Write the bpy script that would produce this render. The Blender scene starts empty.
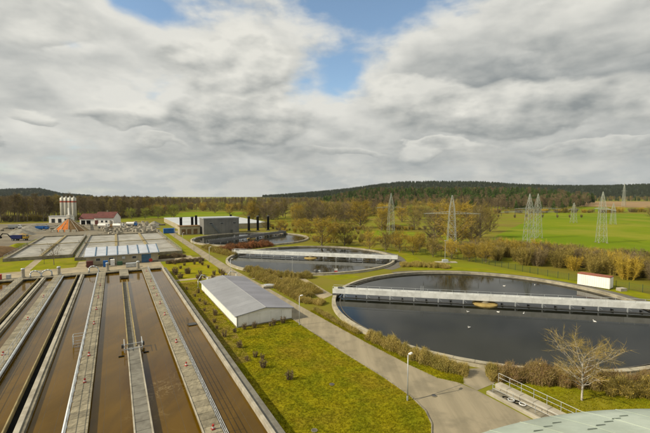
import bpy, math, random
import numpy as np
from mathutils import Vector, Matrix
R = math.radians
random.seed(7)
scene = bpy.context.scene
col = scene.collection
CAM_H = 22.0

# ------------------------------------------------------------------ camera
cam_data = bpy.data.cameras.new('camera')
cam = bpy.data.objects.new('camera', cam_data); col.objects.link(cam)
cam_data.lens = 21.0; cam_data.sensor_width = 36.0
cam_data.clip_start = 0.1; cam_data.clip_end = 30000
cam.location = (0, 0, CAM_H)
cam.rotation_euler = (R(90 - 3.11), 0, 0)
scene.camera = cam

# ------------------------------------------------------------------ exposure
scene.render.engine = 'CYCLES'
scene.view_settings.view_transform = 'Standard'
scene.view_settings.look = 'None'
scene.view_settings.gamma = 1.0
scene.view_settings.exposure = 0.0
scene.view_settings.use_curve_mapping = False

# ------------------------------------------------------------------ sun
SUN_EL = R(37)
sun_h = Vector((-0.95, -0.32, 0)).normalized()
sun_dir = Vector((sun_h.x*math.cos(SUN_EL), sun_h.y*math.cos(SUN_EL), math.sin(SUN_EL)))
sl = bpy.data.lights.new('sun', 'SUN'); sl.energy = 5.0; sl.angle = R(0.6); sl.color = (1.0, 0.89, 0.69)
so = bpy.data.objects.new('sun', sl); col.objects.link(so)
so.rotation_euler = (-sun_dir).to_track_quat('-Z', 'Y').to_euler()

# ------------------------------------------------------------------ world: Nishita sky with procedural broken cloud
world = bpy.data.worlds.new('World'); scene.world = world
world.use_nodes = True
wt = world.node_tree; wt.nodes.clear()
class NB:
    """small helper: builds math node graphs"""
    def __init__(s, t): s.t = t
    def inp(s, sock, v):
        if hasattr(v, 'is_output'): s.t.links.new(v, sock)
        else: sock.default_value = v
    def m(s, op, a, b=0.0, c=0.0, clamp=False):
        n = s.t.nodes.new('ShaderNodeMath'); n.operation = op; n.use_clamp = clamp
        s.inp(n.inputs[0], a); s.inp(n.inputs[1], b); s.inp(n.inputs[2], c); return n.outputs[0]
    def add(s, a, b): return s.m('ADD', a, b)
    def sub(s, a, b): return s.m('SUBTRACT', a, b)
    def mul(s, a, b): return s.m('MULTIPLY', a, b)
    def div(s, a, b): return s.m('DIVIDE', a, b)
    def vec(s, x, y, z):
        n = s.t.nodes.new('ShaderNodeCombineXYZ')
        s.inp(n.inputs[0], x); s.inp(n.inputs[1], y); s.inp(n.inputs[2], z); return n.outputs[0]
    def noise(s, v, scale, det=6.0, rough=0.55, lac=2.0, dist=0.0):
        n = s.t.nodes.new('ShaderNodeTexNoise'); n.noise_dimensions = '3D'
        s.inp(n.inputs['Vector'], v)
        n.inputs['Scale'].default_value = scale; n.inputs['Detail'].default_value = det
        n.inputs['Roughness'].default_value = rough; n.inputs['Lacunarity'].default_value = lac
        n.inputs['Distortion'].default_value = dist
        return n.outputs['Fac']
    def voro(s, v, scale, det=3.0, rough=0.5):
        n = s.t.nodes.new('ShaderNodeTexVoronoi'); n.feature = 'SMOOTH_F1'; s.inp(n.inputs['Vector'], v)
        n.inputs['Scale'].default_value = scale; n.inputs['Detail'].default_value = det; n.inputs['Roughness'].default_value = rough
        n.inputs['Smoothness'].default_value = 0.6; n.normalize = True
        return n.outputs['Distance']
    def smooth(s, v, a, b, o0=0.0, o1=1.0):
        n = s.t.nodes.new('ShaderNodeMapRange'); n.interpolation_type = 'SMOOTHSTEP'
        s.inp(n.inputs['Value'], v)
        n.inputs['From Min'].default_value = a; n.inputs['From Max'].default_value = b
        n.inputs['To Min'].default_value = o0; n.inputs['To Max'].default_value = o1
        return n.outputs[0]
    def mix(s, f, a, b, blend='MIX'):
        n = s.t.nodes.new('ShaderNodeMix'); n.data_type = 'RGBA'; n.blend_type = blend
        s.inp(n.inputs[0], f)
        for i, v in ((6, a), (7, b)):
            if hasattr(v, 'is_output'): s.t.links.new(v, n.inputs[i])
            else: n.inputs[i].default_value = (*v[:3], 1)
        return n.outputs[2]
w = NB(wt)
tc = wt.nodes.new('ShaderNodeTexCoord')
sep = wt.nodes.new('ShaderNodeSeparateXYZ'); wt.links.new(tc.outputs['Generated'], sep.inputs[0])
dx, dy, dz = sep.outputs
zz = w.m('MAXIMUM', dz, 0.0)
den = w.add(zz, 0.20)
cx, cy = w.div(dx, den), w.div(dy, den)
az = w.m('ARCTAN2', dx, dy)                       # radians, + to the right of the view axis
el = w.m('ARCSINE', dz)
def lobe(a0, e0, sa, se):
    a = w.div(w.sub(az, R(a0)), R(sa)); e = w.div(w.sub(el, R(e0)), R(se))
    return w.m('EXPONENT', w.mul(w.add(w.mul(a, a), w.mul(e, e)), -1.0))
warp = w.noise(w.vec(cx, cy, 3.1), 1.3, 3.0, 0.5)
warp2 = w.noise(w.vec(cx, cy, 8.3), 1.3, 3.0, 0.5)
wx = w.add(cx, w.mul(w.sub(warp, 0.5), 0.55)); wy = w.add(cy, w.mul(w.sub(warp2, 0.5), 0.55))
ex, ey = w.mul(az, 2.6), w.mul(el, 5.2)           # billows seen from the side
bw_ = w.noise(w.vec(ex, ey, 0.7), 1.6, 3.0, 0.5)
def field(ox, oy, oe):
    big = w.noise(w.vec(w.add(wx, ox), w.add(wy, oy), 7.7), 1.15, 5.0, 0.5)
    bil = w.noise(w.vec(w.add(ex, w.mul(w.sub(bw_, 0.5), 0.2)), w.add(w.add(ey, oe), w.mul(w.sub(bw_, 0.5), 0.2)), 2.2), 1.55, 7.0, 0.53)
    return w.add(w.mul(big, 0.48), w.mul(bil, 0.52))
n1 = field(0.0, 0.0, 0.0)
n1s = field(sun_h.x*0.06, sun_h.y*0.06, 0.13)
fine = w.noise(w.vec(ex, ey, 9.0), 9.0, 5.0, 0.55)
dens = n1
# breaks in the cloud (blue) and thicker masses
for a0, e0, sa, se, k in ((5.5, 25, 6.5, 7.0, -0.20), (2.6, 17.5, 2.8, 3.6, -0.14), (14, 26, 9, 5, -0.10), (-26, 23.5, 6, 2.0, -0.22), (-33, 18, 2.5, 1.0, -0.14), (-41, 11.5, 3, 0.8, -0.10),
                          (-17, 9.5, 10, 4.5, 0.13), (-10, 18, 9, 6, 0.10), (28, 13, 18, 7, 0.13), (40, 20, 14, 8, 0.08), (-36, 25, 7, 4, 0.10), (-30, 14, 6, 3, 0.05), (-39, 14.5, 9, 5, 0.17), (20, 6, 12, 2, 0.08), (0, 5, 50, 4, 0.05)):
    dens = w.add(dens, w.mul(lobe(a0, e0, sa, se), k))
cover = w.smooth(w.add(dens, w.mul(w.sub(fine, 0.5), 0.10)), 0.33, 0.50)
thick = w.smooth(dens, 0.45, 0.72)
relief = w.m('ADD', w.mul(w.sub(n1, n1s), 8.0), 0.52, clamp=True)
lit = w.add(w.mul(w.sub(1.0, thick), 0.52), w.mul(relief, 0.56))
lit = w.add(lit, w.mul(w.sub(fine, 0.5), 0.14))
for a0, e0, sa, se, k in ((-13, 16.5, 5, 3.0, 0.16), (-29, 12.5, 5, 1.8, 0.12), (1.5, 12.5, 4, 2.2, 0.14), (-20, 12.5, 4, 1.6, -0.10), (22, 16, 14, 2.5, -0.08), (-38, 27, 8, 3, -0.12), (-26, 18, 15, 8, 0.16), (-36, 9, 10, 2, 0.08)):
    lit = w.add(lit, w.mul(lobe(a0, e0, sa, se), k))
lit = w.add(lit, w.mul(lobe(-12, 10.3, 9, 3.4), -0.34))
lit = w.add(lit, w.mul(lobe(28, 9.5, 20, 4.5), -0.2))
lit = w.m('ADD', w.add(lit, w.mul(lobe(42, 13, 9, 6), -0.2)), 0.06, clamp=True)
ccol = w.mix(lit, (3.6, 3.9, 3.95), (9.4, 9.3, 8.6))
# single cumulus heaps: flat grey base, bright broken top
pq1 = w.noise(w.vec(ex, ey, 21.0), 2.3, 5.0, 0.50); pq2 = w.noise(w.vec(ex, ey, 33.0), 2.3, 5.0, 0.50)
pa = w.add(az, w.mul(w.sub(pq1, 0.5), R(13.0))); pe = w.add(el, w.mul(w.sub(pq2, 0.5), R(8.5)))
pes = w.add(el, w.mul(w.sub(w.noise(w.vec(w.add(ex, -0.05), w.add(ey, 0.07), 33.0), 2.3, 5.0, 0.50), 0.5), R(8.5)))
crel = w.mul(w.sub(pe, pes), 15.0)
def heap(base, a0, e0, sa, se, op, br):
    a = w.div(w.sub(pa, R(a0)), R(sa)); e = w.div(w.sub(pe, R(e0)), R(se))
    ee = w.m('MAXIMUM', e, w.mul(e, -1.7))
    q = w.m('SQRT', w.add(w.mul(a, a), w.mul(ee, ee)))
    al = w.mul(w.smooth(q, 0.75, 1.0, 1.0, 0.0), op)
    sh = w.m('ADD', w.add(w.mul(e, 0.62), w.add(crel, w.mul(w.sub(fine, 0.5), 0.10))), br, clamp=True)
    return w.mix(al, base, w.mix(sh, (3.1, 3.4, 3.45), (10.2, 10.0, 9.1)))
HEAPS = ((-37, 20, 8, 4.0, 0.5, 0.66), (36, 19, 15, 5, 0.45, 0.45), (-14, 17, 11, 6.5, 0.85, 0.62), (14.5, 13, 10, 4.0, 0.7, 0.62), (27, 10.5, 19, 5.0, 0.85, 0.42), (-27, 10.5, 7.5, 3.2, 0.85, 0.60), (-12, 10.8, 10.5, 5.0, 0.9, 0.42),
         (-37, 8.6, 3.2, 1.8, 0.7, 0.60), (-23, 7.2, 4.5, 1.3, 0.7, 0.50), (17, 6.6, 8, 1.3, 0.6, 0.62), (-41, 5.6, 2, 1.0, 0.8, 0.1), (36, 5.2, 9, 1.1, 0.6, 0.50), (3, 6.0, 7, 1.4, 0.5, 0.50))
# towards the horizon a bank of small hazy cumulus
hn = w.noise(w.vec(w.mul(az, 7.0), w.mul(el, 17.0), 5.0), 1.7, 6.0, 0.55)
hcol = w.mix(w.smooth(hn, 0.40, 0.62), (5.0, 5.4, 5.45), (7.2, 7.2, 6.7))
hor = w.smooth(el, R(1.0), R(8.5), 1.0, 0.0)
sky = wt.nodes.new('ShaderNodeTexSky'); sky.sky_type = 'NISHITA'; sky.sun_disc = False
sky.sun_elevation = SUN_EL; sky.sun_rotation = math.atan2(sun_h.x, sun_h.y)
sky.altitude = 300; sky.air_density = 1.0; sky.dust_density = 0.6; sky.ozone_density = 1.5
skyc = w.mix(1.0, sky.outputs[0], (2.3, 2.3, 2.1), 'MULTIPLY')
c1 = w.mix(cover, skyc, ccol)
for h_ in HEAPS: c1 = heap(c1, *h_)
c2 = w.mix(w.mul(hor, 0.7), c1, hcol)
bg = wt.nodes.new('ShaderNodeBackground'); wt.links.new(c2, bg.inputs['Color']); bg.inputs['Strength'].default_value = 0.08
wo = wt.nodes.new('ShaderNodeOutputWorld'); wt.links.new(bg.outputs[0], wo.inputs['Surface'])

# ------------------------------------------------------------------ helpers
GA = R(29)                                         # the works are laid out on a grid turned 29 degrees
CG, SG = math.cos(GA), math.sin(GA)
def XY(u, v): return (u*CG - v*SG, u*SG + v*CG)

class MB:
    def __init__(s): s.v = []; s.f = []; s.mi = []
    def face(s, pts, mi=0):
        b = len(s.v); s.v += [tuple(p) for p in pts]; s.f.append(tuple(range(b, b+len(pts)))); s.mi.append(mi)
    def box(s, x0, x1, y0, y1, z0, z1, mi=0):
        b = len(s.v)
        s.v += [(x0,y0,z0),(x1,y0,z0),(x1,y1,z0),(x0,y1,z0),(x0,y0,z1),(x1,y0,z1),(x1,y1,z1),(x0,y1,z1)]
        for q in ((0,3,2,1),(4,5,6,7),(0,1,5,4),(1,2,6,5),(2,3,7,6),(3,0,4,7)):
            s.f.append(tuple(b+i for i in q)); s.mi.append(mi)
        return s
    def bbox(s, x0, x1, y0, y1, z0, z1, c=0.03, mi=0):
        """box with chamfered top edges"""
        b = len(s.v)
        s.v += [(x0,y0,z0),(x1,y0,z0),(x1,y1,z0),(x0,y1,z0),(x0,y0,z1-c),(x1,y0,z1-c),(x1,y1,z1-c),(x0,y1,z1-c),
                (x0+c,y0+c,z1),(x1-c,y0+c,z1),(x1-c,y1-c,z1),(x0+c,y1-c,z1)]
        for q in ((0,3,2,1),(8,9,10,11),(0,1,5,4),(1,2,6,5),(2,3,7,6),(3,0,4,7),(4,5,9,8),(5,6,10,9),(6,7,11,10),(7,4,8,11)):
            s.f.append(tuple(b+i for i in q)); s.mi.append(mi)
        return s
    def tube(s, p0, p1, r0, r1=None, n=6, caps=True, mi=0):
        p0, p1 = Vector(p0), Vector(p1); r1 = r0 if r1 is None else r1
        d = (p1-p0)
        if d.length < 1e-6: return s
        d.normalize(); a = d.orthogonal().normalized(); c = d.cross(a); b = len(s.v)
        for p, r in ((p0, r0), (p1, r1)):
            for i in range(n):
                t = 2*math.pi*i/n
                s.v.append(tuple(p + a*(r*math.cos(t)) + c*(r*math.sin(t))))
        for i in range(n):
            j = (i+1) % n; s.f.append((b+i, b+j, b+n+j, b+n+i)); s.mi.append(mi)
        if caps:
            s.f.append(tuple(b+i for i in reversed(range(n)))); s.mi.append(mi)
            s.f.append(tuple(b+n+i for i in range(n))); s.mi.append(mi)
        return s
    def path(s, pts, r, n=6, mi=0):
        for a, b in zip(pts[:-1], pts[1:]): s.tube(a, b, r, r, n, True, mi)
        return s
    def lathe(s, prof, n=24, cx=0, cy=0, mi=0, a0=0.0, a1=2*math.pi):
        b = len(s.v); k = len(prof); full = abs(a1-a0-2*math.pi) < 1e-6
        m = n if full else n+1
        for i in range(m):
            t = a0+(a1-a0)*i/n
            for r, z in prof: s.v.append((cx+r*math.cos(t), cy+r*math.sin(t), z))
        for i in range(n):
            j = (i+1) % m
            for q in range(k-1):
                s.f.append((b+i*k+q, b+j*k+q, b+j*k+q+1, b+i*k+q+1)); s.mi.append(mi)
        return s
    def prism(s, poly, z0, z1, mi=0):
        b = len(s.v); n = len(poly)
        s.v += [(x, y, z0) for x, y in poly] + [(x, y, z1) for x, y in poly]
        s.f.append(tuple(b+i for i in reversed(range(n)))); s.mi.append(mi)
        s.f.append(tuple(b+n+i for i in range(n))); s.mi.append(mi)
        for i in range(n):
            j = (i+1) % n; s.f.append((b+i, b+j, b+n+j, b+n+i)); s.mi.append(mi)
        return s
    def mesh(s, name, mats, smooth=False):
        me = bpy.data.meshes.new(name); me.from_pydata(s.v, [], s.f)
        for m in (mats if isinstance(mats, (list, tuple)) else [mats]): me.materials.append(m)
        if any(s.mi): me.polygons.foreach_set('material_index', s.mi)
        if smooth: me.polygons.foreach_set('use_smooth', [True]*len(s.f))
        me.update(); return me
    def build(s, name, mats, parent=None, smooth=False, loc=None, rz=None):
        return link(name, s.mesh(name, mats, smooth), parent, loc, rz)

def link(name, me, parent=None, loc=None, rz=None):
    o = bpy.data.objects.new(name, me); col.objects.link(o)
    if parent: o.parent = parent
    if loc is not None: o.location = loc
    if rz is not None: o.rotation_euler = (0, 0, rz)
    return o
def tag(o, label=None, cat=None, group=None, kind=None):
    if label: o['label'] = label
    if cat: o['category'] = cat
    if group: o['group'] = group
    if kind: o['kind'] = kind
    return o
def thing(name, label, cat, loc=(0,0,0), rz=0.0, group=None):
    o = bpy.data.objects.new(name, None); col.objects.link(o); o.empty_display_size = 0.5
    o.location = loc; o.rotation_euler = (0, 0, rz)
    return tag(o, label, cat, group)
def gthing(name, label, cat, u, v, z=0.0, group=None, rz=0.0):
    x, y = XY(u, v); return thing(name, label, cat, (x, y, z), GA+rz, group)
def copy_tree(o, parent=None):
    c = o.copy(); col.objects.link(c)
    if parent: c.parent = parent
    for ch in list(o.children): copy_tree(ch, c)
    return c
def struct(name, mb, m, rz=None, loc=None, smooth=False):
    return tag(mb.build(name, m, None, smooth, loc, rz), kind='structure')

# ------------------------------------------------------------------ materials
def mat(name, c, c2=None, scale=1.0, rough=0.8, bump=0.0, bscale=None, metal=0.0, rnd=0.0, spec=0.3,
        stain=None, sscale=0.15, samt=0.5, island=0.0, spread=(0.35, 0.65), detail=5.0, stretch=None, sub=0.0):
    m = bpy.data.materials.new(name); m.use_nodes = True
    t = m.node_tree; b = t.nodes['Principled BSDF']; k = NB(t)
    geo = t.nodes.new('ShaderNodeNewGeometry'); pos = geo.outputs['Position']
    if stretch:
        mp = t.nodes.new('ShaderNodeMapping'); t.links.new(pos, mp.inputs[0])
        mp.inputs['Rotation'].default_value = (0, 0, -GA); mp.inputs['Scale'].default_value = stretch; pos = mp.outputs[0]
    c2 = c2 or tuple(x*0.62 for x in c)
    f = k.smooth(k.noise(pos, scale, detail, 0.6), *spread)
    cc = k.mix(f, c2, c)
    if stain:
        sf = k.smooth(k.noise(geo.outputs['Position'], sscale, 4.0, 0.6), 0.45, 0.68)
        cc = k.mix(k.mul(sf, samt), cc, stain)
    if rnd:
        oi = t.nodes.new('ShaderNodeObjectInfo')
        v = k.add(1.0-rnd, k.mul(oi.outputs['Random'], 2*rnd))
        cc = k.mix(1.0, cc, k.vec(v, v, v), 'MULTIPLY')
    if island:
        v = k.add(1.0-island, k.mul(geo.outputs['Random Per Island'], 2*island))
        cc = k.mix(1.0, cc, k.vec(v, v, k.mul(v, v)), 'MULTIPLY')
    t.links.new(cc, b.inputs['Base Color'])
    b.inputs['Roughness'].default_value = rough; b.inputs['Metallic'].default_value = metal
    b.inputs['Specular IOR Level'].default_value = spec if rough < 0.9 else 0.04
    if bump:
        bn = t.nodes.new('ShaderNodeBump'); bn.inputs['Strength'].default_value = bump; bn.inputs['Distance'].default_value = 0.05
        t.links.new(k.noise(pos, bscale or scale*4, 6.0, 0.65), bn.inputs['Height']); t.links.new(bn.outputs[0], b.inputs['Normal'])
    return m
def water_mat(name, c, c2, rip=0.05, scale=1.2, rough=0.04, nscale=0.12, stretch=None, scum=None, ior=1.33):
    m = bpy.data.materials.new(name); m.use_nodes = True
    t = m.node_tree; b = t.nodes['Principled BSDF']; k = NB(t)
    geo = t.nodes.new('ShaderNodeNewGeometry'); pos = geo.outputs['Position']
    p2 = pos
    if stretch:
        mp = t.nodes.new('ShaderNodeMapping'); t.links.new(pos, mp.inputs[0])
        mp.inputs['Rotation'].default_value = (0, 0, -GA); mp.inputs['Scale'].default_value = stretch; p2 = mp.outputs[0]
    f = k.smooth(k.noise(p2, nscale, 6.0, 0.6, dist=0.8), 0.35, 0.66)
    wc = k.mix(f, c2, c)
    if scum:
        sn = k.noise(pos, 0.35, 7.0, 0.62, dist=2.2)
        line = k.smooth(k.m('ABSOLUTE', k.sub(sn, 0.5)), 0.004, 0.03, 1.0, 0.0)
        gate = k.smooth(k.noise(pos, 0.09, 3.0, 0.5), 0.56, 0.70)
        wc = k.mix(k.mul(k.mul(line, gate), 0.55), wc, scum)
        foamn = k.smooth(k.noise(pos, 3.5, 6.0, 0.7), 0.66, 0.74)
        wc = k.mix(k.mul(foamn, 0.25), wc, scum)
    t.links.new(wc, b.inputs['Base Color'])
    b.inputs['IOR'].default_value = ior
    b.inputs['Roughness'].default_value = rough; b.inputs['Specular IOR Level'].default_value = 0.5
    bn = t.nodes.new('ShaderNodeBump'); bn.inputs['Strength'].default_value = rip; bn.inputs['Distance'].default_value = 0.05
    t.links.new(k.noise(pos, scale, 4.0, 0.6), bn.inputs['Height']); t.links.new(bn.outputs[0], b.inputs['Normal'])
    return m
M = {}
M['ground'] = mat('meadow', (0.165,0.185,0.010), (0.15,0.13,0.020), 0.03, 0.95, 0.4, 1.5, stain=(0.22,0.16,0.04), sscale=0.016, samt=0.6)
gt=M['ground'].node_tree; gk=NB(gt); gp=gt.nodes['Principled BSDF']; gl=gp.inputs['Base Color'].links[0].from_socket
gs=gt.nodes.new('ShaderNodeSeparateXYZ'); gt.links.new([n for n in gt.nodes if n.type=='NEW_GEOMETRY'][0].outputs['Position'],gs.inputs[0])
gt.links.new(gk.mix(gk.mul(gk.smooth(gs.outputs[2],6.0,14.0),gk.smooth(gs.outputs[1],1350,1450)),gl,(0.035,0.042,0.02)),gp.inputs['Base Color'])   # forest floor of the wooded hills
M['field'] = mat('field_grass', (0.112,0.172,0.003), (0.155,0.195,0.005), 0.012, 0.95, 0.3, 1.0, stain=(0.25,0.225,0.03), sscale=0.02, samt=0.6)
M['plough'] = mat('ploughed_soil', (0.30,0.20,0.10), (0.23,0.16,0.08), 0.02, 0.95)
M['lawn'] = mat('lawn', (0.245,0.215,0.006), (0.175,0.175,0.006), 0.4, 0.95, 0.6, 6.0, stain=(0.25,0.17,0.018), sscale=0.13, samt=0.5)
M['lawn2'] = mat('fresh_lawn', (0.205,0.205,0.006), (0.15,0.165,0.006), 0.3, 0.95, 0.5, 5.0, stain=(0.24,0.18,0.03), sscale=0.12, samt=0.5)
M['soil'] = mat('garden_soil', (0.215,0.15,0.045), (0.20,0.175,0.016), 0.45, 0.95, 0.6, 5.0)
M['road'] = mat('worn_asphalt', (0.31,0.265,0.18), (0.25,0.215,0.145), 0.5, 0.9, 0.25, 14.0, stain=(0.17,0.15,0.105), sscale=0.3, samt=0.6, stretch=(1.6,0.12,1.0))
M['path'] = mat('path_asphalt', (0.15,0.14,0.115), (0.12,0.11,0.09), 0.5, 0.9, 0.2, 10.0)
M['apron'] = mat('apron_concrete', (0.37,0.31,0.205), (0.27,0.23,0.155), 0.25, 0.9, 0.15, 6.0, stain=(0.17,0.145,0.10), sscale=0.2, samt=0.6)
M['yard'] = mat('yard_gravel', (0.245,0.215,0.155), (0.16,0.14,0.105), 0.12, 0.95, 0.3, 2.0, stain=(0.11,0.095,0.07), sscale=0.06, samt=0.7)
M['conc'] = mat('old_concrete', (0.27,0.24,0.17), (0.17,0.15,0.105), 0.9, 0.85, 0.25, 9.0, stain=(0.09,0.08,0.055), sscale=0.5, samt=0.6)
M['concw'] = mat('pale_concrete', (0.40,0.365,0.285), (0.31,0.28,0.215), 0.8, 0.85, 0.2, 9.0, stain=(0.18,0.155,0.105), sscale=0.5, samt=0.55)
M['concd'] = mat('dark_concrete', (0.11,0.10,0.08), (0.06,0.055,0.045), 0.9, 0.7, 0.2, 8.0)
M['slab'] = mat('walkway_slab', (0.28,0.245,0.165), (0.20,0.175,0.118), 2.2, 0.85, 0.35, 10.0, rnd=0.2, stain=(0.10,0.088,0.058), sscale=1.6, samt=0.6, stretch=(2.0,0.5,1.0))
M['wallyel'] = mat('algae_concrete', (0.30,0.24,0.11), (0.20,0.16,0.075), 0.9, 0.85, 0.2, 8.0)
M['rimstone'] = mat('rim_concrete', (0.40,0.36,0.26), (0.29,0.26,0.19), 0.9, 0.85, 0.3, 7.0, stain=(0.17,0.145,0.09), sscale=0.35, samt=0.6)
M['galv'] = mat('galvanised_steel', (0.50,0.52,0.52), (0.40,0.42,0.42), 1.2, 0.45, metal=0.35, rnd=0.04)
M['fascia'] = mat('bridge_sheet', (0.70,0.71,0.68), (0.58,0.59,0.57), 0.8, 0.55, rnd=0.06, stain=(0.40,0.40,0.36), sscale=0.6, samt=0.45)
M['steel'] = mat('dark_steel', (0.10,0.10,0.095), (0.06,0.06,0.055), 1.0, 0.6, metal=0.3)
M['mesh'] = mat('fence_wire', (0.035,0.07,0.04), None, 1.0, 0.6)
M['pylon'] = mat('pylon_zinc', (0.40,0.42,0.36), (0.32,0.34,0.29), 1.0, 0.6, metal=0.2)
M['white'] = mat('white_panel', (0.84,0.82,0.76), (0.77,0.75,0.69), 0.7, 0.6, rnd=0.03, stain=(0.58,0.55,0.46), sscale=0.4, samt=0.3)
M['roofgrey'] = mat('grey_roof_sheet', (0.26,0.265,0.275), (0.225,0.23,0.24), 0.5, 0.7, rnd=0.06, stain=(0.16,0.16,0.165), sscale=0.25, samt=0.5)
M['rooflil'] = mat('lilac_roof_sheet', (0.235,0.235,0.262), (0.205,0.205,0.228), 0.5, 0.7, rnd=0.06, stain=(0.15,0.15,0.16), sscale=0.25, samt=0.5)
M['roofpan'] = mat('pale_roof_panel', (0.46,0.48,0.51), (0.38,0.40,0.43), 0.5, 0.5, rnd=0.06)
M['cream'] = mat('cream_render', (0.40,0.35,0.235), (0.33,0.285,0.19), 0.5, 0.85, stain=(0.22,0.19,0.12), sscale=0.35, samt=0.5)
M['bluedoor'] = mat('blue_paint', (0.055,0.13,0.21), (0.04,0.10,0.17), 0.8, 0.6)
M['blue'] = mat('bright_blue_paint', (0.02,0.13,0.40), (0.015,0.10,0.31), 0.5, 0.5)
M['navy'] = mat('navy_paint', (0.025,0.04,0.16), None, 0.5, 0.5)
M['greybld'] = mat('grey_cladding', (0.185,0.18,0.165), (0.15,0.145,0.135), 0.3, 0.7, rnd=0.06)
M['hall'] = mat('hall_roof', (0.48,0.50,0.50), (0.40,0.42,0.42), 0.1, 0.6, rnd=0.08)
M['black'] = mat('black_metal_and_shade', (0.012,0.012,0.010), None, 1.0, 0.9, spec=0.1)  # also colours in the shade of the divider troughs
M['rust'] = mat('orange_gravel', (0.50,0.17,0.045), (0.36,0.115,0.03), 0.6, 0.95, 0.8, 2.5)
M['gravel'] = mat('grey_gravel', (0.26,0.245,0.20), (0.17,0.16,0.13), 0.4, 0.95, 0.8, 2.5)
M['sand'] = mat('sand', (0.38,0.28,0.14), (0.28,0.20,0.10), 0.4, 0.95, 0.8, 2.5)
M['brown'] = mat('brown_gravel', (0.20,0.125,0.06), (0.13,0.085,0.04), 0.5, 0.95, 0.8, 2.5)
M['silo'] = mat('silo_shell', (0.52,0.50,0.43), (0.44,0.42,0.36), 0.25, 0.5, metal=0.1, rnd=0.05)
M['redband'] = mat('red_band', (0.38,0.07,0.035), None, 0.5, 0.6)
M['redroof'] = mat('dark_red_tiles', (0.13,0.040,0.032), (0.09,0.028,0.022), 0.4, 0.8, rnd=0.08)
M['redp'] = mat('red_plastic', (0.42,0.045,0.03), None, 1.0, 0.5)
M['rustroof'] = mat('rusty_container_roof', (0.30,0.10,0.055), (0.20,0.075,0.045), 1.2, 0.8)
M['copper'] = mat('verdigris_roof', (0.40,0.45,0.38), (0.33,0.38,0.32), 0.6, 0.75, 0.08, 4.0, rnd=0.05, stain=(0.27,0.30,0.24), sscale=0.35, samt=0.5)
M['copperd'] = mat('dark_seam', (0.16,0.19,0.16), None, 1.0, 0.7)
M['tyre'] = mat('tyre', (0.02,0.02,0.02), None, 1.0, 0.8)
M['glass'] = mat('window_glass', (0.03,0.035,0.04), None, 1.0, 0.15, spec=0.6)
M['yellow'] = mat('yellow_paint', (0.45,0.28,0.03), None, 0.5, 0.5)
M['foam'] = mat('tan_scum', (0.36,0.27,0.10), (0.26,0.19,0.07), 0.8, 0.9, 0.5, 4.0)
M['crust'] = mat('pale_crust', (0.36,0.34,0.285), (0.245,0.235,0.20), 0.35, 0.6, 0.2, 3.0, stain=(0.16,0.14,0.095), sscale=0.12, samt=0.6)
M['brownwater'] = water_mat('brown_water', (0.108,0.058,0.002), (0.075,0.041,0.002), 0.09, 3.2, 0.07, 0.25, (1.0,0.30,1.0), scum=(0.26,0.19,0.08), ior=1.24)
M['darkwater'] = water_mat('dark_water', (0.013,0.013,0.006), (0.006,0.0065,0.004), 0.05, 2.2, 0.05, 0.06, ior=1.22)
M['cover'] = mat('grey_cover', (0.185,0.175,0.14), (0.13,0.12,0.095), 1.2, 0.85, 0.2, 8.0, rnd=0.08)
M['trunkgrey'] = mat('grey_bark', (0.20,0.165,0.11), (0.13,0.105,0.07), 1.0, 0.9, rnd=0.2)
M['birch'] = mat('birch_bark', (0.52,0.48,0.40), (0.36,0.33,0.27), 3.0, 0.85, stain=(0.08,0.07,0.06), sscale=4.0, samt=0.5)
M['twigbrown'] = mat('brown_twigs', (0.215,0.165,0.085), (0.15,0.115,0.058), 0.12, 0.9, rnd=0.25, island=0.2)
M['twigolive'] = mat('olive_twigs', (0.29,0.225,0.058), (0.21,0.17,0.046), 0.12, 0.9, rnd=0.2, island=0.22)
M['twigyel'] = mat('yellow_willow_twigs', (0.43,0.30,0.040), (0.32,0.235,0.036), 0.15, 0.9, rnd=0.22, island=0.22)
M['twigyel2'] = mat('pale_yellow_twigs', (0.36,0.255,0.06), (0.26,0.20,0.05), 0.6, 0.9, rnd=0.1, island=0.3)
M['bud'] = mat('spring_buds', (0.27,0.285,0.045), (0.21,0.225,0.04), 0.15, 0.9, rnd=0.2, island=0.22)
M['drygrass'] = mat('dry_hedge', (0.38,0.295,0.085), (0.27,0.215,0.058), 0.5, 0.9, rnd=0.1, island=0.35, stain=(0.22,0.20,0.04), sscale=0.4, samt=0.6)
M['redtwig'] = mat('red_twigs', (0.30,0.13,0.055), (0.20,0.10,0.042), 0.4, 0.9, island=0.35)
M['conifer'] = mat('conifer_needles', (0.080,0.125,0.026), (0.048,0.080,0.018), 0.1, 0.9, rnd=0.35, island=0.15)
M['farconifer'] = mat('far_conifer', (0.045,0.06,0.022), (0.034,0.045,0.018), 0.05, 0.9, rnd=0.3)
M['grassblade'] = mat('grass_blades', (0.265,0.235,0.008), (0.18,0.185,0.007), 0.4, 0.9, rnd=0.25, stain=(0.28,0.195,0.02), sscale=0.13, samt=0.45)
M['darkbush'] = mat('pruned_bush', (0.235,0.175,0.095), (0.16,0.12,0.065), 1.0, 0.9, island=0.35)
M['plastic'] = mat('white_plastic', (0.68,0.68,0.66), None, 1.0, 0.5)
M['green'] = mat('green_paint', (0.05,0.12,0.06), None, 0.6, 0.6)
M['gull'] = mat('white_feathers', (0.75,0.74,0.70), None, 3.0, 0.8)

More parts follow.
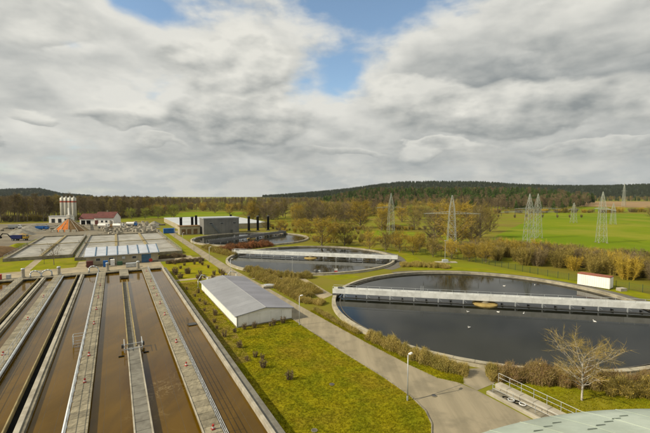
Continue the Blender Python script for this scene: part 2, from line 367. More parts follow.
# ------------------------------------------------------------------ terrain
def lerp(t, xs, ys): return float(np.interp(t, xs, ys))
RX = [-6000,-3200,-2450,-2160,-1950,-1800,-1500,-900,-583,-310,-34,172,378,515,720,1063,1338,1612,1887,2300,4500]
RZ = [10,   18,   30,   56,   60,   26,   6,    6,   4,  18,  40,  60,  88, 102,106, 104,  86,  79,  79,  90,  80]
def sm(a, b, t):
    t = min(1, max(0, (t-a)/(b-a))); return t*t*(3-2*t)
def height(x, y):
    h = 0.0
    if y > 1250:
        h += lerp(x*2600.0/max(y, 1), RX, RZ) * sm(1300, 2550, y) * (1-0.5*sm(2900, 4500, y))
    # wooded rise behind the meadows
    if y > 540:
        a = sm(-40, 130, x) * (1-sm(420, 640, x))
        h += 24*a*sm(540, 900, y)*(1-sm(1000, 1400, y))
        h += 5*sm(560, 1000, y)*sm(300, 700, x)*(1-sm(1200, 1500, y))
    return h
def axis(n, m): return [math.sinh(t)/math.sinh(4.6)*m for t in np.linspace(-4.6, 4.6, n)]
gx, gy = axis(181, 7000), axis(181, 7000)
g = MB()
for y in gy:
    for x in gx: g.v.append((x, y, height(x, y)))
n = len(gx)
for j in range(n-1):
    for i in range(n-1): g.f.append((j*n+i, j*n+i+1, (j+1)*n+i+1, (j+1)*n+i)); g.mi.append(0)
struct('ground', g, M['ground'], smooth=True)

def sheet(name, quad, m, z, nu=1, nv=1):
    """a ground sheet over a world quad, following the terrain"""
    b = MB(); (ax,ay),(bx,by),(cx_,cy_),(dx_,dy_) = quad
    for j in range(nv+1):
        t = j/nv
        for i in range(nu+1):
            s_ = i/nu
            x = (ax*(1-s_)+bx*s_)*(1-t)+(dx_*(1-s_)+cx_*s_)*t; y = (ay*(1-s_)+by*s_)*(1-t)+(dy_*(1-s_)+cy_*s_)*t
            b.v.append((x, y, height(x, y)+z))
    for j in range(nv):
        for i in range(nu): b.f.append((j*(nu+1)+i, j*(nu+1)+i+1, (j+1)*(nu+1)+i+1, (j+1)*(nu+1)+i)); b.mi.append(0)
    return struct(name, b, m)
def gpoly(name, uv, z, m, thick=None):
    b = MB(); b.face([(u, v, z) for u, v in uv]); return struct(name, b, m, GA)
sheet('field', [(82,190),(165,112),(560,330),(300,515)], M['field'], 0.05, 10, 10)
sheet('field', [(20,205),(66,185),(75,215),(24,245)], M['field'], 0.05, 4, 4)
sheet('field', [(-190,380),(-95,395),(-100,520),(-185,520)], M['field'], 0.05, 4, 4)
sheet('ploughed_field', [(420,640),(900,600),(1150,1150),(700,1150)], M['plough'], 0.15, 20, 20)
sheet('field', [(330,540),(760,520),(880,590),(400,625)], M['field'], 0.12, 20, 6)
gpoly('yard', [(-200,160),(-36,163),(-36,241),(24,241),(24,345),(-30,380),(-200,380)], 0.012, M['yard'])
gpoly('apron', [(-60,118.2),(12.8,118.2),(12.8,137),(27.2,137),(27.2,141),(24,141),(24,150),(-11,150),(-11,139),(-60,138)], 0.016, M['apron'])
gpoly('lawn', [(-60,138.5),(-24.6,138.5),(-24.6,161),(-60,161)], 0.020, M['lawn2'])
gpoly('lawn', [(-22.4,138.5),(-11.5,138.5),(-11.5,161),(-22.4,161)], 0.020, M['lawn2'])
gpoly('path', [(-24.6,138),(-22.4,138),(-22.4,162),(-24.6,162)], 0.024, M['apron'])
gpoly('lawn', [(22.8,146),(27,146),(27,238),(22.8,238)], 0.020, M['lawn2'])
gpoly('lawn', [(12.6,10),(28.2,10),(28.2,50),(27.4,60),(27.4,131),(12.6,131)], 0.012, M['lawn'])
gpoly('planting_bed', [(12.7,48),(15.4,48),(16.6,60),(16.6,96),(19,101),(12.7,101)], 0.018, M['soil'])
gpoly('path', [(12.7,103),(27.4,103),(27.4,105),(12.7,105)], 0.022, M['apron'])
road = [(27.2,262),(27.2,62),(27.6,44),(28.0,36),(27.9,31),(27.3,28),(26.2,26),(24.6,24.4),(22,22.8),(18,21.4),(10,20),(10,6),(34,6),(35.4,20),(35.3,28),(34.9,30.5),(33.6,32.5),(33.0,37),(32.5,46),(32.1,60),(31.4,88),(30.6,110),(30.6,236),(36,240),(36,252),(31,255),(31,262)]
gpoly('road', road, 0.028, M['road'])
gpoly('path', [(35.2,30.0),(36.2,30.9),(38.6,32.5),(41.8,31.2),(39.0,28.6),(38.4,28.3),(35.3,28.2)], 0.022, M['road'])
gpoly('verge', [(32.0,64),(34.5,64),(33.6,52),(35,42),(38.4,33),(35.2,30.2),(33.6,32.5),(33.0,37),(32.5,46)], 0.010, M['lawn'])
# kerb stones along the lawn side of the bend
kerb = [(27.2,75),(27.2,62),(27.6,44),(28.0,36),(27.9,31),(27.3,28),(26.2,26),(24.6,24.4),(22,22.8),(18,21.4)]
kp = thing('kerb', 'row of low dark kerb stones along the lawn edge of the bending road', 'kerb', (0,0,0), GA)
ks = MB().bbox(-0.48, 0.48, -0.06, 0.06, 0.0, 0.12, 0.02).mesh('kerb_stone', M['conc'])
for a, b in zip(kerb[:-1], kerb[1:]):
    L = math.dist(a, b); nn = max(1, round(L)); an = math.atan2(b[1]-a[1], b[0]-a[0])
    for i in range(nn):
        t = (i+0.5)/nn; o = link('kerb_stone', ks, kp, (a[0]+(b[0]-a[0])*t, a[1]+(b[1]-a[1])*t, 0.02), an+random.uniform(-.01,.01)); o.scale = (L/nn, 1, 1)
# drainage joint across the road
tag(MB().box(27.9,35.0,29.95,30.02,0.0295,0.034).build('road_joint', M['path'], None, False, None, GA), kind='structure')

# ------------------------------------------------------------------ aeration basins (long brown lanes)
WZ, TZ, V0, V1 = 0.95, 1.5, 12.0, 117.0
wat = MB(); wat.face([(-40,V0,WZ),(11.5,V0,WZ),(11.5,V1+2.0,WZ),(-40,V1+2.0,WZ)])
tag(wat.build('water', M['brownwater'], None, False, None, GA), kind='structure')
ab = thing('aeration_basin', 'long concrete aeration basin with parallel lanes of brown water', 'basin', (0,0,0), GA)
def wall(name, u0, u1, v0, v1, z1, m='conc', z0=0.0, c=0.03):
    return MB().bbox(u0, u1, v0, v1, z0, z1, c).build(name, M[m], ab)
slab_me = MB().bbox(-0.9, 0.9, -0.58, 0.58, -0.20, 0.0, 0.025).mesh('slab', M['slab'])
def walkway(u0, u1, v0, v1):
    wk = wall('walkway', u0+0.12, u1-0.12, v0, v1, TZ-0.22, 'conc'); nn = int((v1-v0)/1.2)
    for i in range(nn):
        o = link('slab', slab_me, wk, ((u0+u1)/2, v0+0.6+i*1.2, TZ+random.uniform(-.008,.008)), random.uniform(-.006,.006)); o.scale.x = (u1-u0)/1.8
    return wk
post_me = MB().tube((0,0,0),(0,0,1.06),0.03,0.03,6).mesh('post', M['galv'])
def railing(u, v0, v1, z=TZ, step=2.0, par=None, rails=(0.36,0.70,1.05)):
    r = MB()
    for h in rails: r.tube((u,v0,z+h),(u,v1,z+h),0.027,0.027,6)
    ro = r.build('railing', M['galv'], par or ab)
    for i in range(int((v1-v0)/step)+1): link('post', post_me, ro, (u, v0+i*step, z))
    return ro
wkE = walkway(6.15, 7.75, V0, V1+1.5); railing(7.68, V0+1, V1)
MB().box(6.15,6.25,V0,V1,TZ+0.012,TZ+0.07).build('edge_strip', M['concw'], ab)
wkC = walkway(-4.2, -2.6, V0, V1+1.5)
MB().tube((-4.42,V0,TZ-0.05),(-4.42,V1,TZ-0.05),0.17,0.17,10).build('air_pipe', M['galv'], ab, True)
railing(-4.2, V0+1, V1, step=2.4, rails=(0.55,1.05))
wkA = walkway(-14.0, -12.3, V0, V1+1.5)
MB().tube((-12.05,V0,TZ-0.05),(-12.05,V1,TZ-0.05),0.17,0.17,10).build('air_pipe', M['galv'], ab, True)
railing(-12.36, V0+1, V1, step=2.4, rails=(0.55,1.05))
wkZ = walkway(-21.9, -20.2, V0, V1+1.5); railing(-20.3, V0+1, V1, step=2.4, rails=(0.55,1.05))
for u in (-9.15, -17.3):                                     # divider: thin wall, trough with its shade painted black, broad coping
    wall('divider_wall', u, u+0.16, V0, V1, TZ, 'wallyel')
    wall('trough_floor', u+0.161, u+0.85, V0, V1, WZ+0.03, 'black')
    dv = wall('divider_wall', u+0.851, u+1.70, V0, V1, TZ-0.12, 'conc')
    MB().bbox(u+0.88, u+1.36, V0, V1, TZ-0.118, TZ, 0.02).build('coping', M['concw'], dv)
wall('divider_wall', -25.5, -24.9, V0, V1, TZ, 'conc'); wall('divider_wall', -29.6, -29.0, V0, V1, TZ, 'conc')
# lane with the travelling frame: open trough beyond, covered trough on the near side
for u in (1.0, 2.05): wall('trough_wall', u, u+0.14, 57.5, 104, TZ, 'wallyel')
wall('trough_floor', 1.141, 2.049, 57.5, 104, WZ+0.03, 'cover')
wall('divider_wall', 1.12, 2.28, V0, 57.3, TZ-0.21, 'conc')
cv = MB().bbox(-0.66, 0.66, -0.73, 0.73, -0.16, 0, 0.02).mesh('cover_slab', M['cover'])
for i in range(30): link('cover_slab', cv, ab, (1.7, V0+0.75+i*1.5, TZ-0.04+random.uniform(-.006,.006)), random.uniform(-.005,.005))
for u in (0.93, 2.33): wall('edge_strip', u, u+0.14, V0, 57.3, TZ+0.02, 'concw', TZ-0.2, 0.01)
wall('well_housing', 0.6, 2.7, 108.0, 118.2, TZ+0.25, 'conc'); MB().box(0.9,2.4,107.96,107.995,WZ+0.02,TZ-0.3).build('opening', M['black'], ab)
tf = MB()                                                    # travelling frame astride the trough
for u in (0.62, 2.78):
    for v in (56.0, 57.9): tf.tube((u,v,TZ-0.3),(u,v,TZ+0.75),0.05,0.05,6)
    tf.tube((u,55.7,TZ+0.75),(u,58.3,TZ+0.75),0.05,0.05,6); tf.tube((u,55.7,TZ+0.35),(u,58.3,TZ+0.35),0.04,0.04,6)
for v in (56.0, 57.9): tf.tube((0.62,v,TZ+0.12),(2.78,v,TZ+0.12),0.05,0.05,6)
tfo = tf.build('travelling_frame', M['galv'], ab)
for u in (-0.1, 2.85): MB().bbox(u, u+0.65, 55.3, 55.65, TZ-0.75, TZ-0.45, 0.05).build('float', M['black'], tfo)
for u in (0.28, 2.84): MB().bbox(u, u+0.28, 57.7, 58.1, TZ-0.3, TZ+0.2, 0.05).build('drive_box', M['steel'], tfo)
# right side wall, ledge and end platform
wall('side_wall', 11.38, 11.72, V0, V1+1.2, TZ, 'concw'); wall('side_ledge', 11.722, 12.62, V0, V1+1.2, TZ-0.28, 'cover')
wall('end_wall', -40, 11.19, V1+1.3, V1+1.8, TZ-0.33, 'concd')  # set back under the platform, in the darker concrete
ep = MB()
for i in range(26):
    u0 = -40+i*1.97; MB().bbox(u0, u0+1.95, V1, V1+3.2, TZ-0.30, TZ+0.012, 0.03).build('platform_slab', M['slab'], ab)
wall('end_wall', -40, 11.19, V1+3.0, V1+3.4, TZ-0.31, 'conc')
# ladder frame on the middle walkway
lf = MB()
for v in (62.0, 63.2):
    lf.tube((-5.6,v,WZ-0.3),(-5.6,v,TZ+1.0),0.04,0.04,6); lf.tube((-5.6,v,TZ+1.0),(-4.3,v,TZ+1.0),0.04,0.04,6)
    for h in (0.2,0.6): lf.tube((-5.6,v,TZ+h-0.6),(-4.4,v,TZ+h-0.6),0.03,0.03,6)
for h in (-0.3,0.0,0.3,0.6,1.0): lf.tube((-5.6,62.0,TZ+h),(-5.6,63.2,TZ+h),0.035,0.035,6)
lf.build('ladder', M['galv'], ab)
lg = MB().box(9.9,11.2,63.4,64.6,TZ-0.5,TZ-0.42)
for a, b in ((9.9,63.4),(9.9,64.6)): lg.tube((a,b,TZ-0.45),(a,b,TZ+0.6),0.03,0.03,6)
lg.tube((9.9,63.4,TZ+0.6),(9.9,64.6,TZ+0.6),0.03,0.03,6); lg.build('landing', M['steel'], ab)
# thin dark tubes just at the surface, along and across the lanes
lanes = [(7.9,11.2),(2.6,6.0),(-2.4,0.9),(-7.3,-4.5),(-11.9,-9.2),(-15.5,-14.2),(-20.1,-17.4)]
for a, b in lanes:
    for t in (0.30, 0.72):
        u = a+(b-a)*t; MB().tube((u,V0,WZ-0.012),(u,V1-2,WZ-0.012),0.016,0.016,5).build('lane_tube', M['steel'], ab)
cross_me = MB().tube((-0.5,0,0),(0.5,0,0),0.017,0.017,5).mesh('cross_tube', M['steel'])
for a, b in lanes[:5]:
    for i in range(9):
        o = link('cross_tube', cross_me, ab, ((a+b)/2, 24+i*10.3, WZ-0.014)); o.scale.x = (b-a)-0.1
# red and white bollards on the walkways
def bollard(u, v, where):
    t = gthing('valve_marker', 'small red and white marker post on '+where, 'marker post', u, v, TZ+0.008, 'red and white markers on the '+where, random.uniform(-.4,.4))
    MB().bbox(-0.15,0.15,-0.15,0.15,0,0.12,0.03).build('foot', M['redp'], t)
    MB().tube((0,0,0.12),(0,0,0.30),0.12,0.11,10).build('band', M['plastic'], t); MB().tube((0,0,0.30),(0,0,0.46),0.115,0.09,10).build('cap', M['redp'], t)
for v in (112.6,98.8,90.9,84,77.4,69.7,55.7,47.3,33.0): bollard(7.05, v, 'walkway beside the outer lane')
for v in (79,70.2,56.4,48.4,88,100): bollard(-3.4, v, 'middle walkway with the ladder')
for v in (62,78,94): bollard(-13.1, v, 'walkway nearest the soil bank')
# machinery on the end platform
def gooseneck(u, v, s, lab):
    t = gthing('gooseneck_pipe', lab, 'pipe', u, v, TZ+0.012)
    pts = [(0,0,0),(0,0,1.0),(s*0.35,0,1.5),(s*0.9,0,1.65),(s*1.6,0,1.4),(s*2.1,0,0.9),(s*2.3,0,0.0)]
    MB().path(pts, 0.16, 10).build('pipe', M['galv'], t, True); MB().tube((0,0,0),(0,0,0.1),0.3,0.3,12).build('flange', M['steel'], t); MB().tube((s*2.3,0,0),(s*2.3,0,0.1),0.3,0.3,12).build('flange', M['steel'], t)
gooseneck(-19.0, 118.3, 1, 'bent steel pipe arching beside the far white standpipe'); gooseneck(-14.6, 118.4, -1, 'bent steel pipe leaning away from the pale standpipe by the lawn path')
gooseneck(-6.5, 118.8, 1, 'bent steel pipe in front of the maroon box')
def standpipe(u, v, h, lab):
    t = gthing('standpipe', lab, 'standpipe', u, v, TZ+0.012)
    MB().tube((0,0,0),(0,0,h),0.38,0.38,14).build('shell', M['concw'], t, False); MB().lathe([(0.46,h-0.02),(0.46,h+0.1),(0.3,h+0.25),(0.0,h+0.3)],14).build('lid', M['galv'], t); MB().tube((0,0,0),(0,0,0.15),0.6,0.6,14).build('foot', M['conc'], t)
standpipe(-20.6,119.2,2.1,'white standpipe next to the red box on the basin end'); standpipe(-13.2,119.2,1.9,'pale standpipe at the end of the pipe walkway by the small lawn')
standpipe(-2.2,118.6,2.1,'white standpipe in front of the blue box'); standpipe(5.3,118.6,1.9,'white standpipe in front of the blue door')
def cabinet(name, lab, u, v, z, sx, sy, sz, m, roof=True):
    t = gthing(name, lab, 'cabinet', u, v, z)
    MB().bbox(-sx/2,sx/2,-sy/2,sy/2,0.08,sz,0.04).build('body', M[m], t); MB().box(-sx/2+0.05,sx/2-0.05,-sy/2+0.05,sy/2-0.05,0,0.08).build('plinth', M['steel'], t)
    MB().box(-sx*0.42,sx*0.42,-sy/2-0.02,-sy/2-0.001,0.2,sz-0.15).build('door', M[m], t); MB().box(sx*0.28,sx*0.33,-sy/2-0.06,-sy/2-0.02,sz*0.45,sz*0.6).build('handle', M['steel'], t)
    return t
cabinet('control_box','small red control box on the basin platform',-25.3,119.0,TZ+0.012,1.1,0.8,1.3,'redp'); cabinet('control_box','small grey control box beside the red one',-23.4,119.0,TZ+0.012,0.9,0.7,1.1,'galv')
cabinet('storage_box','blue storage box against the cream building',-3.0,135.2,0.02,1.3,1.0,1.9,'blue'); cabinet('storage_box','white storage box beside the blue one',-1.1,136.4,0.02,1.2,1.0,2.0,'white')
cabinet('storage_box','low green bin by the cream wall',0.9,136.2,0.02,1.5,1.0,1.2,'green'); cabinet('storage_box','maroon box at the corner of the cream building',-7.2,136.6,0.02,1.7,1.2,1.9,'redroof')
cabinet('storage_box','long grey box in front of the blue door',4.0,130.9,0.02,3.0,1.4,1.3,'galv')
sg = gthing('round_sign','round red sign on a post beside the blue door','sign',9.4,129.8,0.02)
MB().tube((0,0,0),(0,0,2.2),0.05,0.05,8).build('post', M['galv'], sg); MB().tube((0,-0.06,1.9),(0,-0.1,1.9),0.55,0.55,18).build('disc', M['redp'], sg)

# ------------------------------------------------------------------ cream building with panelled roof
cb = gthing('blower_building','low cream building with pale panelled roof and blue door behind the basins','building',-8.3,138.3)
BW, BD, BE, BR = 20.6, 9.0, 3.1, 4.7
b = MB(); b.prism([(0,0),(BW,0),(BW,BD),(0,BD)],0,BE); b.build('wall', M['cream'], cb)
MB().box(-0.12,BW+0.12,-0.04,-0.003,0,0.45).build('plinth', M['conc'], cb)
for i in range(7):
    x0 = -0.4+i*3.05; x1 = x0+2.8
    p = MB(); A_ = (-0.6, BE+0.03); B_ = (BD+0.4, BR)
    def quad8(x0,x1,t0,t1):
        q=[]
        for t in (t0,t1):
            q += [(x0,A_[0],A_[1]+t),(x1,A_[0],A_[1]+t),(x1,B_[0],B_[1]+t),(x0,B_[0],B_[1]+t)]
        return q
    def slabq(x0,x1,t0,t1,name,m):
        o=MB(); o.v=quad8(x0,x1,t0,t1)
        for q in ((0,3,2,1),(4,5,6,7),(0,1,5,4),(1,2,6,5),(2,3,7,6),(3,0,4,7)): o.f.append(q); o.mi.append(0)
        return o.build(name,m,cb)
    slabq(x0,x1,0,0.14,'roof_panel',M['roofpan'])
    slabq(x1+0.01,x1+0.24,0,0.30,'roof_rib',M['bluedoor'])
gb = MB(); gb.prism([(0,0),(BW,0),(BW,BD),(0,BD)],BE+0.001,BE+0.02); gb.build('ceiling', M['conc'], cb)
for x in (0.01,BW-0.01):
    e = MB(); e.face([(x,0,BE),(x,BD,BE),(x,BD,BR-0.1)]); e.build('gable', M['cream'], cb)
MB().face; MB().box(0,BW,BD-0.1,BD,BE,BR-0.12).build('rear_wall', M['cream'], cb)
d = MB().box(15.6,18.4,-0.06,-0.004,0.02,2.7).build('door', M['bluedoor'], cb); MB().box(18.0,18.15,-0.12,-0.06,1.2,1.35).build('handle', M['galv'], d); MB().box(15.45,18.55,-0.03,-0.005,2.72,2.85).build('frame', M['galv'], d)
MB().bbox(9.9,10.8,-0.45,-0.02,1.7,2.5,0.03).build('ventilator', M['galv'], cb)
for x in (2.6,6.2,12.8):
    wn = MB().box(x,x+1.3,-0.05,-0.004,1.5,2.4).build('window', M['galv'], cb); MB().box(x+0.08,x+1.22,-0.06,-0.051,1.58,2.32).build('pane', M['glass'], wn)
for x in (4.9,8.3,14.4): MB().tube((x,-0.1,0),(x,-0.1,BE),0.06,0.06,8).build('downpipe', M['galv'], cb)
MB().tube((-0.6,-0.68,BE-0.02),(BW+0.5,-0.68,BE-0.02),0.08,0.08,8).build('gutter', M['galv'], cb)

# ------------------------------------------------------------------ low rectangular clarifiers behind
def settling(lab, u0, u1, v0, v1, dividers, crosses):
    t = gthing('settling_basin', lab, 'basin', u0, v0); W, D = u1-u0, v1-v0; H = 1.15
    MB().bbox(0,W,0,0.6,0,H).build('wall', M['conc'], t); MB().bbox(0,W,D-0.6,D,0,H).build('wall', M['conc'], t)
    for x in (0, W-0.9): MB().bbox(x,x+0.9,0.601,D-0.601,0,H).build('wall', M['conc'], t)
    xs = [0.9]+[x for x in dividers]+[W-0.9]
    for x in dividers: MB().bbox(x-0.5,x+0.5,0.601,D-0.601,0,H-0.05).build('divider_wall', M['wallyel'], t)
    for c in crosses:
        MB().bbox(0.2,W-0.2,c-0.35,c+0.35,H+0.001,H+0.28).build('cross_beam', M['wallyel'], t)
        for x in (0.5, W-0.6):
            MB().tube((x,c,H+0.28),(x,c,H+1.3),0.08,0.08,6).build('post', M['steel'], t)
    rl = MB()
    for h in (0.5,1.0): rl.tube((0.2,0.3,H+h),(W-0.2,0.3,H+h),0.03,0.03,5); rl.tube((0.3,0.3,H+h),(0.3,D-0.3,H+h),0.03,0.03,5); rl.tube((W-0.3,0.3,H+h),(W-0.3,D-0.3,H+h),0.03,0.03,5)
    ro = rl.build('railing', M['galv'], t)
    for i in range(int(D/5)):
        for x in (0.3, W-0.3): link('post', post_me, ro, (x,0.3+i*5.0,H))
    cr = MB(); cr.face([(0.5,0.3,0.6),(W-0.5,0.3,0.6),(W-0.5,D-0.3,0.6),(0.5,D-0.3,0.6)]); cr.build('surface', M['crust'], t)
settling('rectangular settling basin with pale crusted surface beside the soil bank', -33.2,-13.8,161.8,242,[10],[38])
settling('wide rectangular settling basin with pale crust behind the cream building', -12.4,22.2,152.5,238,[12.5,24],[44])
# soil bank
def mound(name, lab, cat, x, y, rx, ry, h, m, rz=0, peak=1.0, group=None, seed=0):
    rr = random.Random(seed+int(x*7+y)); b = MB(); nr, na = 9, 26
    b.v.append((0,0,h))
    for i in range(1,nr+1):
        r = i/nr
        for j in range(na):
            a = 2*math.pi*j/na; k = 1+0.12*math.sin(3*a+x)+rr.uniform(-.05,.05)
            z = h*(1-r)**peak if peak else h*math.cos(r*math.pi/2)
            b.v.append((rx*r*k*math.cos(a), ry*r*k*math.sin(a), max(0.0,z)*(1+rr.uniform(-.06,.06)) - (0.05 if i==nr else 0)))
    for j in range(na): b.f.append((0,1+j,1+(j+1)%na)); b.mi.append(0)
    for i in range(nr-1):
        for j in range(na): b.f.append((1+i*na+j,1+(i+1)*na+j,1+(i+1)*na+(j+1)%na,1+i*na+(j+1)%na)); b.mi.append(0)
    o = b.build(name, M[m], None, True, (x,y,0.0), rz); return tag(o, lab, cat, group)
x,y = XY(-41,186); mound('soil_bank','dark brown soil bank beside the settling basin','soil bank',x,y,6.5,22,3.0,'brown',GA,0.8)
x,y = XY(-37.5,206); mound('grass_bank','grassy bank at the end of the soil bank','grass bank',x,y,3.2,16,1.6,'lawn2',GA,0.8)

# ------------------------------------------------------------------ concrete works: silos, aggregate store, shed
for i in range(4):
    sx_, sy_ = -223.0+i*3.7, 322-i*0.6
    s = thing('cement_silo', 'tall pale cement silo with red band beside the orange gravel store', 'silo', (sx_,sy_,0), 0.1, 'row of four cement silos')
    MB().lathe([(0,3.2),(0.5,3.2),(1.75,5.6),(1.75,16.6)],20).build('shell', M['silo'], s, True)
    MB().lathe([(1.76,16.6),(1.79,16.6),(1.79,17.8),(1.76,17.8)],20).build('red_stripe', M['redband'], s); MB().lathe([(1.75,16.5),(1.75,20.2),(0.4,21.0),(0,21.0)],20).build('top', M['silo'], s, True)
    MB().box(-0.4,0.4,-0.4,0.4,20.9,21.9).build('filter', M['galv'], s)
    for a in (45,135,225,315): MB().tube((1.6*math.cos(R(a)),1.6*math.sin(R(a)),0),(1.6*math.cos(R(a)),1.6*math.sin(R(a)),6.2),0.16,0.16,6).build('leg', M['silo'], s)
    MB().tube((1.2,-1.5,3),(1.2,-1.5,21),0.07,0.07,5).build('ladder', M['steel'], s)
mp_ = thing('mixing_plant','white mixing plant block under the silos','plant building',(-216.5,312,0),0.1)
MB().bbox(-9,8,-2.5,2.5,0,5.4,0.1).build('wall', M['white'], mp_); MB().box(-9.3,8.3,-2.8,2.8,5.41,5.7).build('roof', M['galv'], mp_)
for x in (-7,-2,3): MB().box(x,x+2.6,-2.56,-2.503,0.1,3.4).build('gate', M['glass'], mp_)
ag = thing('aggregate_store','peaked star shaped gravel store with orange gravel in its front bay','gravel store',(-160.5,238,0),0)
apex = Vector((-1.5,1.5,8.2)); NB_ = 8
base = []
for a_ in (160,205,238,266,292,322,350,382,410): base.append(Vector((10.6*math.cos(R(a_))-0.5, 8.6*math.sin(R(a_))+1, 0)))
bm_ = ['gravel','gravel','rust','rust','brown','brown','sand','gravel']
for i in range(NB_):
    p = MB(); a, b = base[i], base[i+1]; k = 9
    for r in range(k+1):
        t = r/k
        for c in range(k+1):
            q = a.lerp(b, c/k); w_ = apex.lerp(q, t) + Vector((0,0,math.sin(math.pi*c/k)*0.5*t*(1-t)*2 + random.uniform(-.12,.12)*t))
            w_.z = max(w_.z, 0.0) if t < 1 else -0.05
            p.v.append(tuple(w_))
    for r in range(k):
        for c in range(k): p.f.append((r*(k+1)+c,(r+1)*(k+1)+c,(r+1)*(k+1)+c+1,r*(k+1)+c+1)); p.mi.append(0)
    p.build('gravel_bay', M[bm_[i]], ag, True)
for q in base[1:]:
    d_ = Vector((q.x-apex.x, q.y-apex.y, 0)).normalized(); s_ = Vector((-d_.y,d_.x,0))*0.11; p = MB()
    for sg_ in (-1,1):
        for pt in (Vector((apex.x,apex.y,0)),q,q+Vector((0,0,0.35)),apex+Vector((0,0,0.25))): p.v.append(tuple(pt+s_*sg_))
    for f in ((0,1,2,3),(7,6,5,4),(1,5,6,2),(2,6,7,3),(0,3,7,4)): p.f.append(f); p.mi.append(0)
    p.build('partition_wall', M['concw'], ag)
MB().bbox(apex.x-1,apex.x+1,apex.y-1,apex.y+1,8.0,10.2,0.1).build('hopper', M['silo'], ag); MB().tube((apex.x,apex.y,9.6),(-48,70,12.0),0.6,0.6,6).build('conveyor', M['silo'], ag)
fw = MB()
for i,x in enumerate((-8,-4.2,-0.4,3.4,7.2)): MB().bbox(x,x+2.6,-9.6,-8.8,0,1.6,0.05).build('front_block', M['concw'], ag)

rh = thing('workshop','white workshop with dark red roofs beside the silos','building',(-176.5,296,0),0.06)
def gable_roof(par, x0,x1,y0,y1,ze,zr,m,t=0.25,ov=0.6,strips=1):
    ym=(y0+y1)/2
    for sgn,(ya,yb) in ((-1,(y0-ov,ym)),(1,(y1+ov,ym))):
        for i in range(strips):
            a=x0-ov+(x1-x0+2*ov)*i/strips; b=x0-ov+(x1-x0+2*ov)*(i+1)/strips-(0.03 if strips>1 else 0)
            dzo = -(zr-ze)*ov/(ym-y0)
            p=MB(); p.v=[(a,ya,ze+dzo),(b,ya,ze+dzo),(b,yb,zr),(a,yb,zr),(a,ya,ze+dzo+t),(b,ya,ze+dzo+t),(b,yb,zr+t),(a,yb,zr+t)]
            for q in ((0,3,2,1),(4,5,6,7),(0,1,5,4),(1,2,6,5),(2,3,7,6),(3,0,4,7)): p.f.append(q); p.mi.append(0)
            p.build('roof_sheet' if strips>1 else 'roof', M[m], par)
def gable_walls(par,x0,x1,y0,y1,ze,zr,m):
    b=MB(); ym=(y0+y1)/2
    for x in (x0,x1): b.face([(x,y0,0),(x,y1,0),(x,y1,ze),(x,ym,zr),(x,y0,ze)] if x==x1 else [(x,y1,0),(x,y0,0),(x,y0,ze),(x,ym,zr),(x,y1,ze)])
    b.face([(x0,y0,0),(x1,y0,0),(x1,y0,ze),(x0,y0,ze)]); b.face([(x1,y1,0),(x0,y1,0),(x0,y1,ze),(x1,y1,ze)])
    return b.build('wall', M[m], par)
gable_walls(rh,-12,-1.2,-5,5,4.6,8.0,'white'); gable_roof(rh,-12,-1.5,-5,5,4.6,8.0,'redroof')
gable_walls(rh,-0.6,13.5,-6,6,5.4,9.4,'white'); gable_roof(rh,-0.2,13.5,-6,6,5.4,9.4,'redroof')
for x,w_ in ((-11,3),(-7,3)): MB().box(x,x+w_,-5.06,-5.003,0.05,3.2).build('gate', M['black'], rh)
MB().box(-0.3,2.2,-6.06,-6.003,0.05,3.4).build('gate', M['redroof'], rh)
for x in (4.2,7.4,10.6):
    wn=MB().box(x,x+1.6,-6.06,-6.003,1.6,3.2).build('window', M['galv'], rh); MB().box(x+0.12,x+1.48,-6.09,-6.061,1.7,3.1).build('pane', M['glass'], rh)
MB().bbox(6,6.9,-0.5,0.4,8.6,10.6,0.05).build('chimney', M['conc'], rh)
# gravel heaps
for i,(x,y,rx,ry,h,m,lab) in enumerate([(-172,214,8,6,3.4,'gravel','grey gravel heap behind the blue skip loader'),(-185,236,9,6,3.0,'gravel','broad grey gravel heap beside the gravel store'),
    (-164,205,4,3.5,2.0,'sand','small sand heap at the foot of the grey heap'),(-200,262,12,6,3.0,'gravel','long grey heap near the woodland edge'),(-146,262,9,5,3.2,'brown','brown heap behind the gravel store'),
    (-120,262,8,5,2.8,'gravel','grey heap among the stacked blocks'),(-128,284,9,6,3.2,'gravel','pale heap behind the stacked blocks'),(-108,300,10,6,2.6,'sand','sand heap near the long hall')]):
    mound('gravel_heap',lab,'gravel heap',x,y,rx,ry,h,m,0.3*i,1.0)
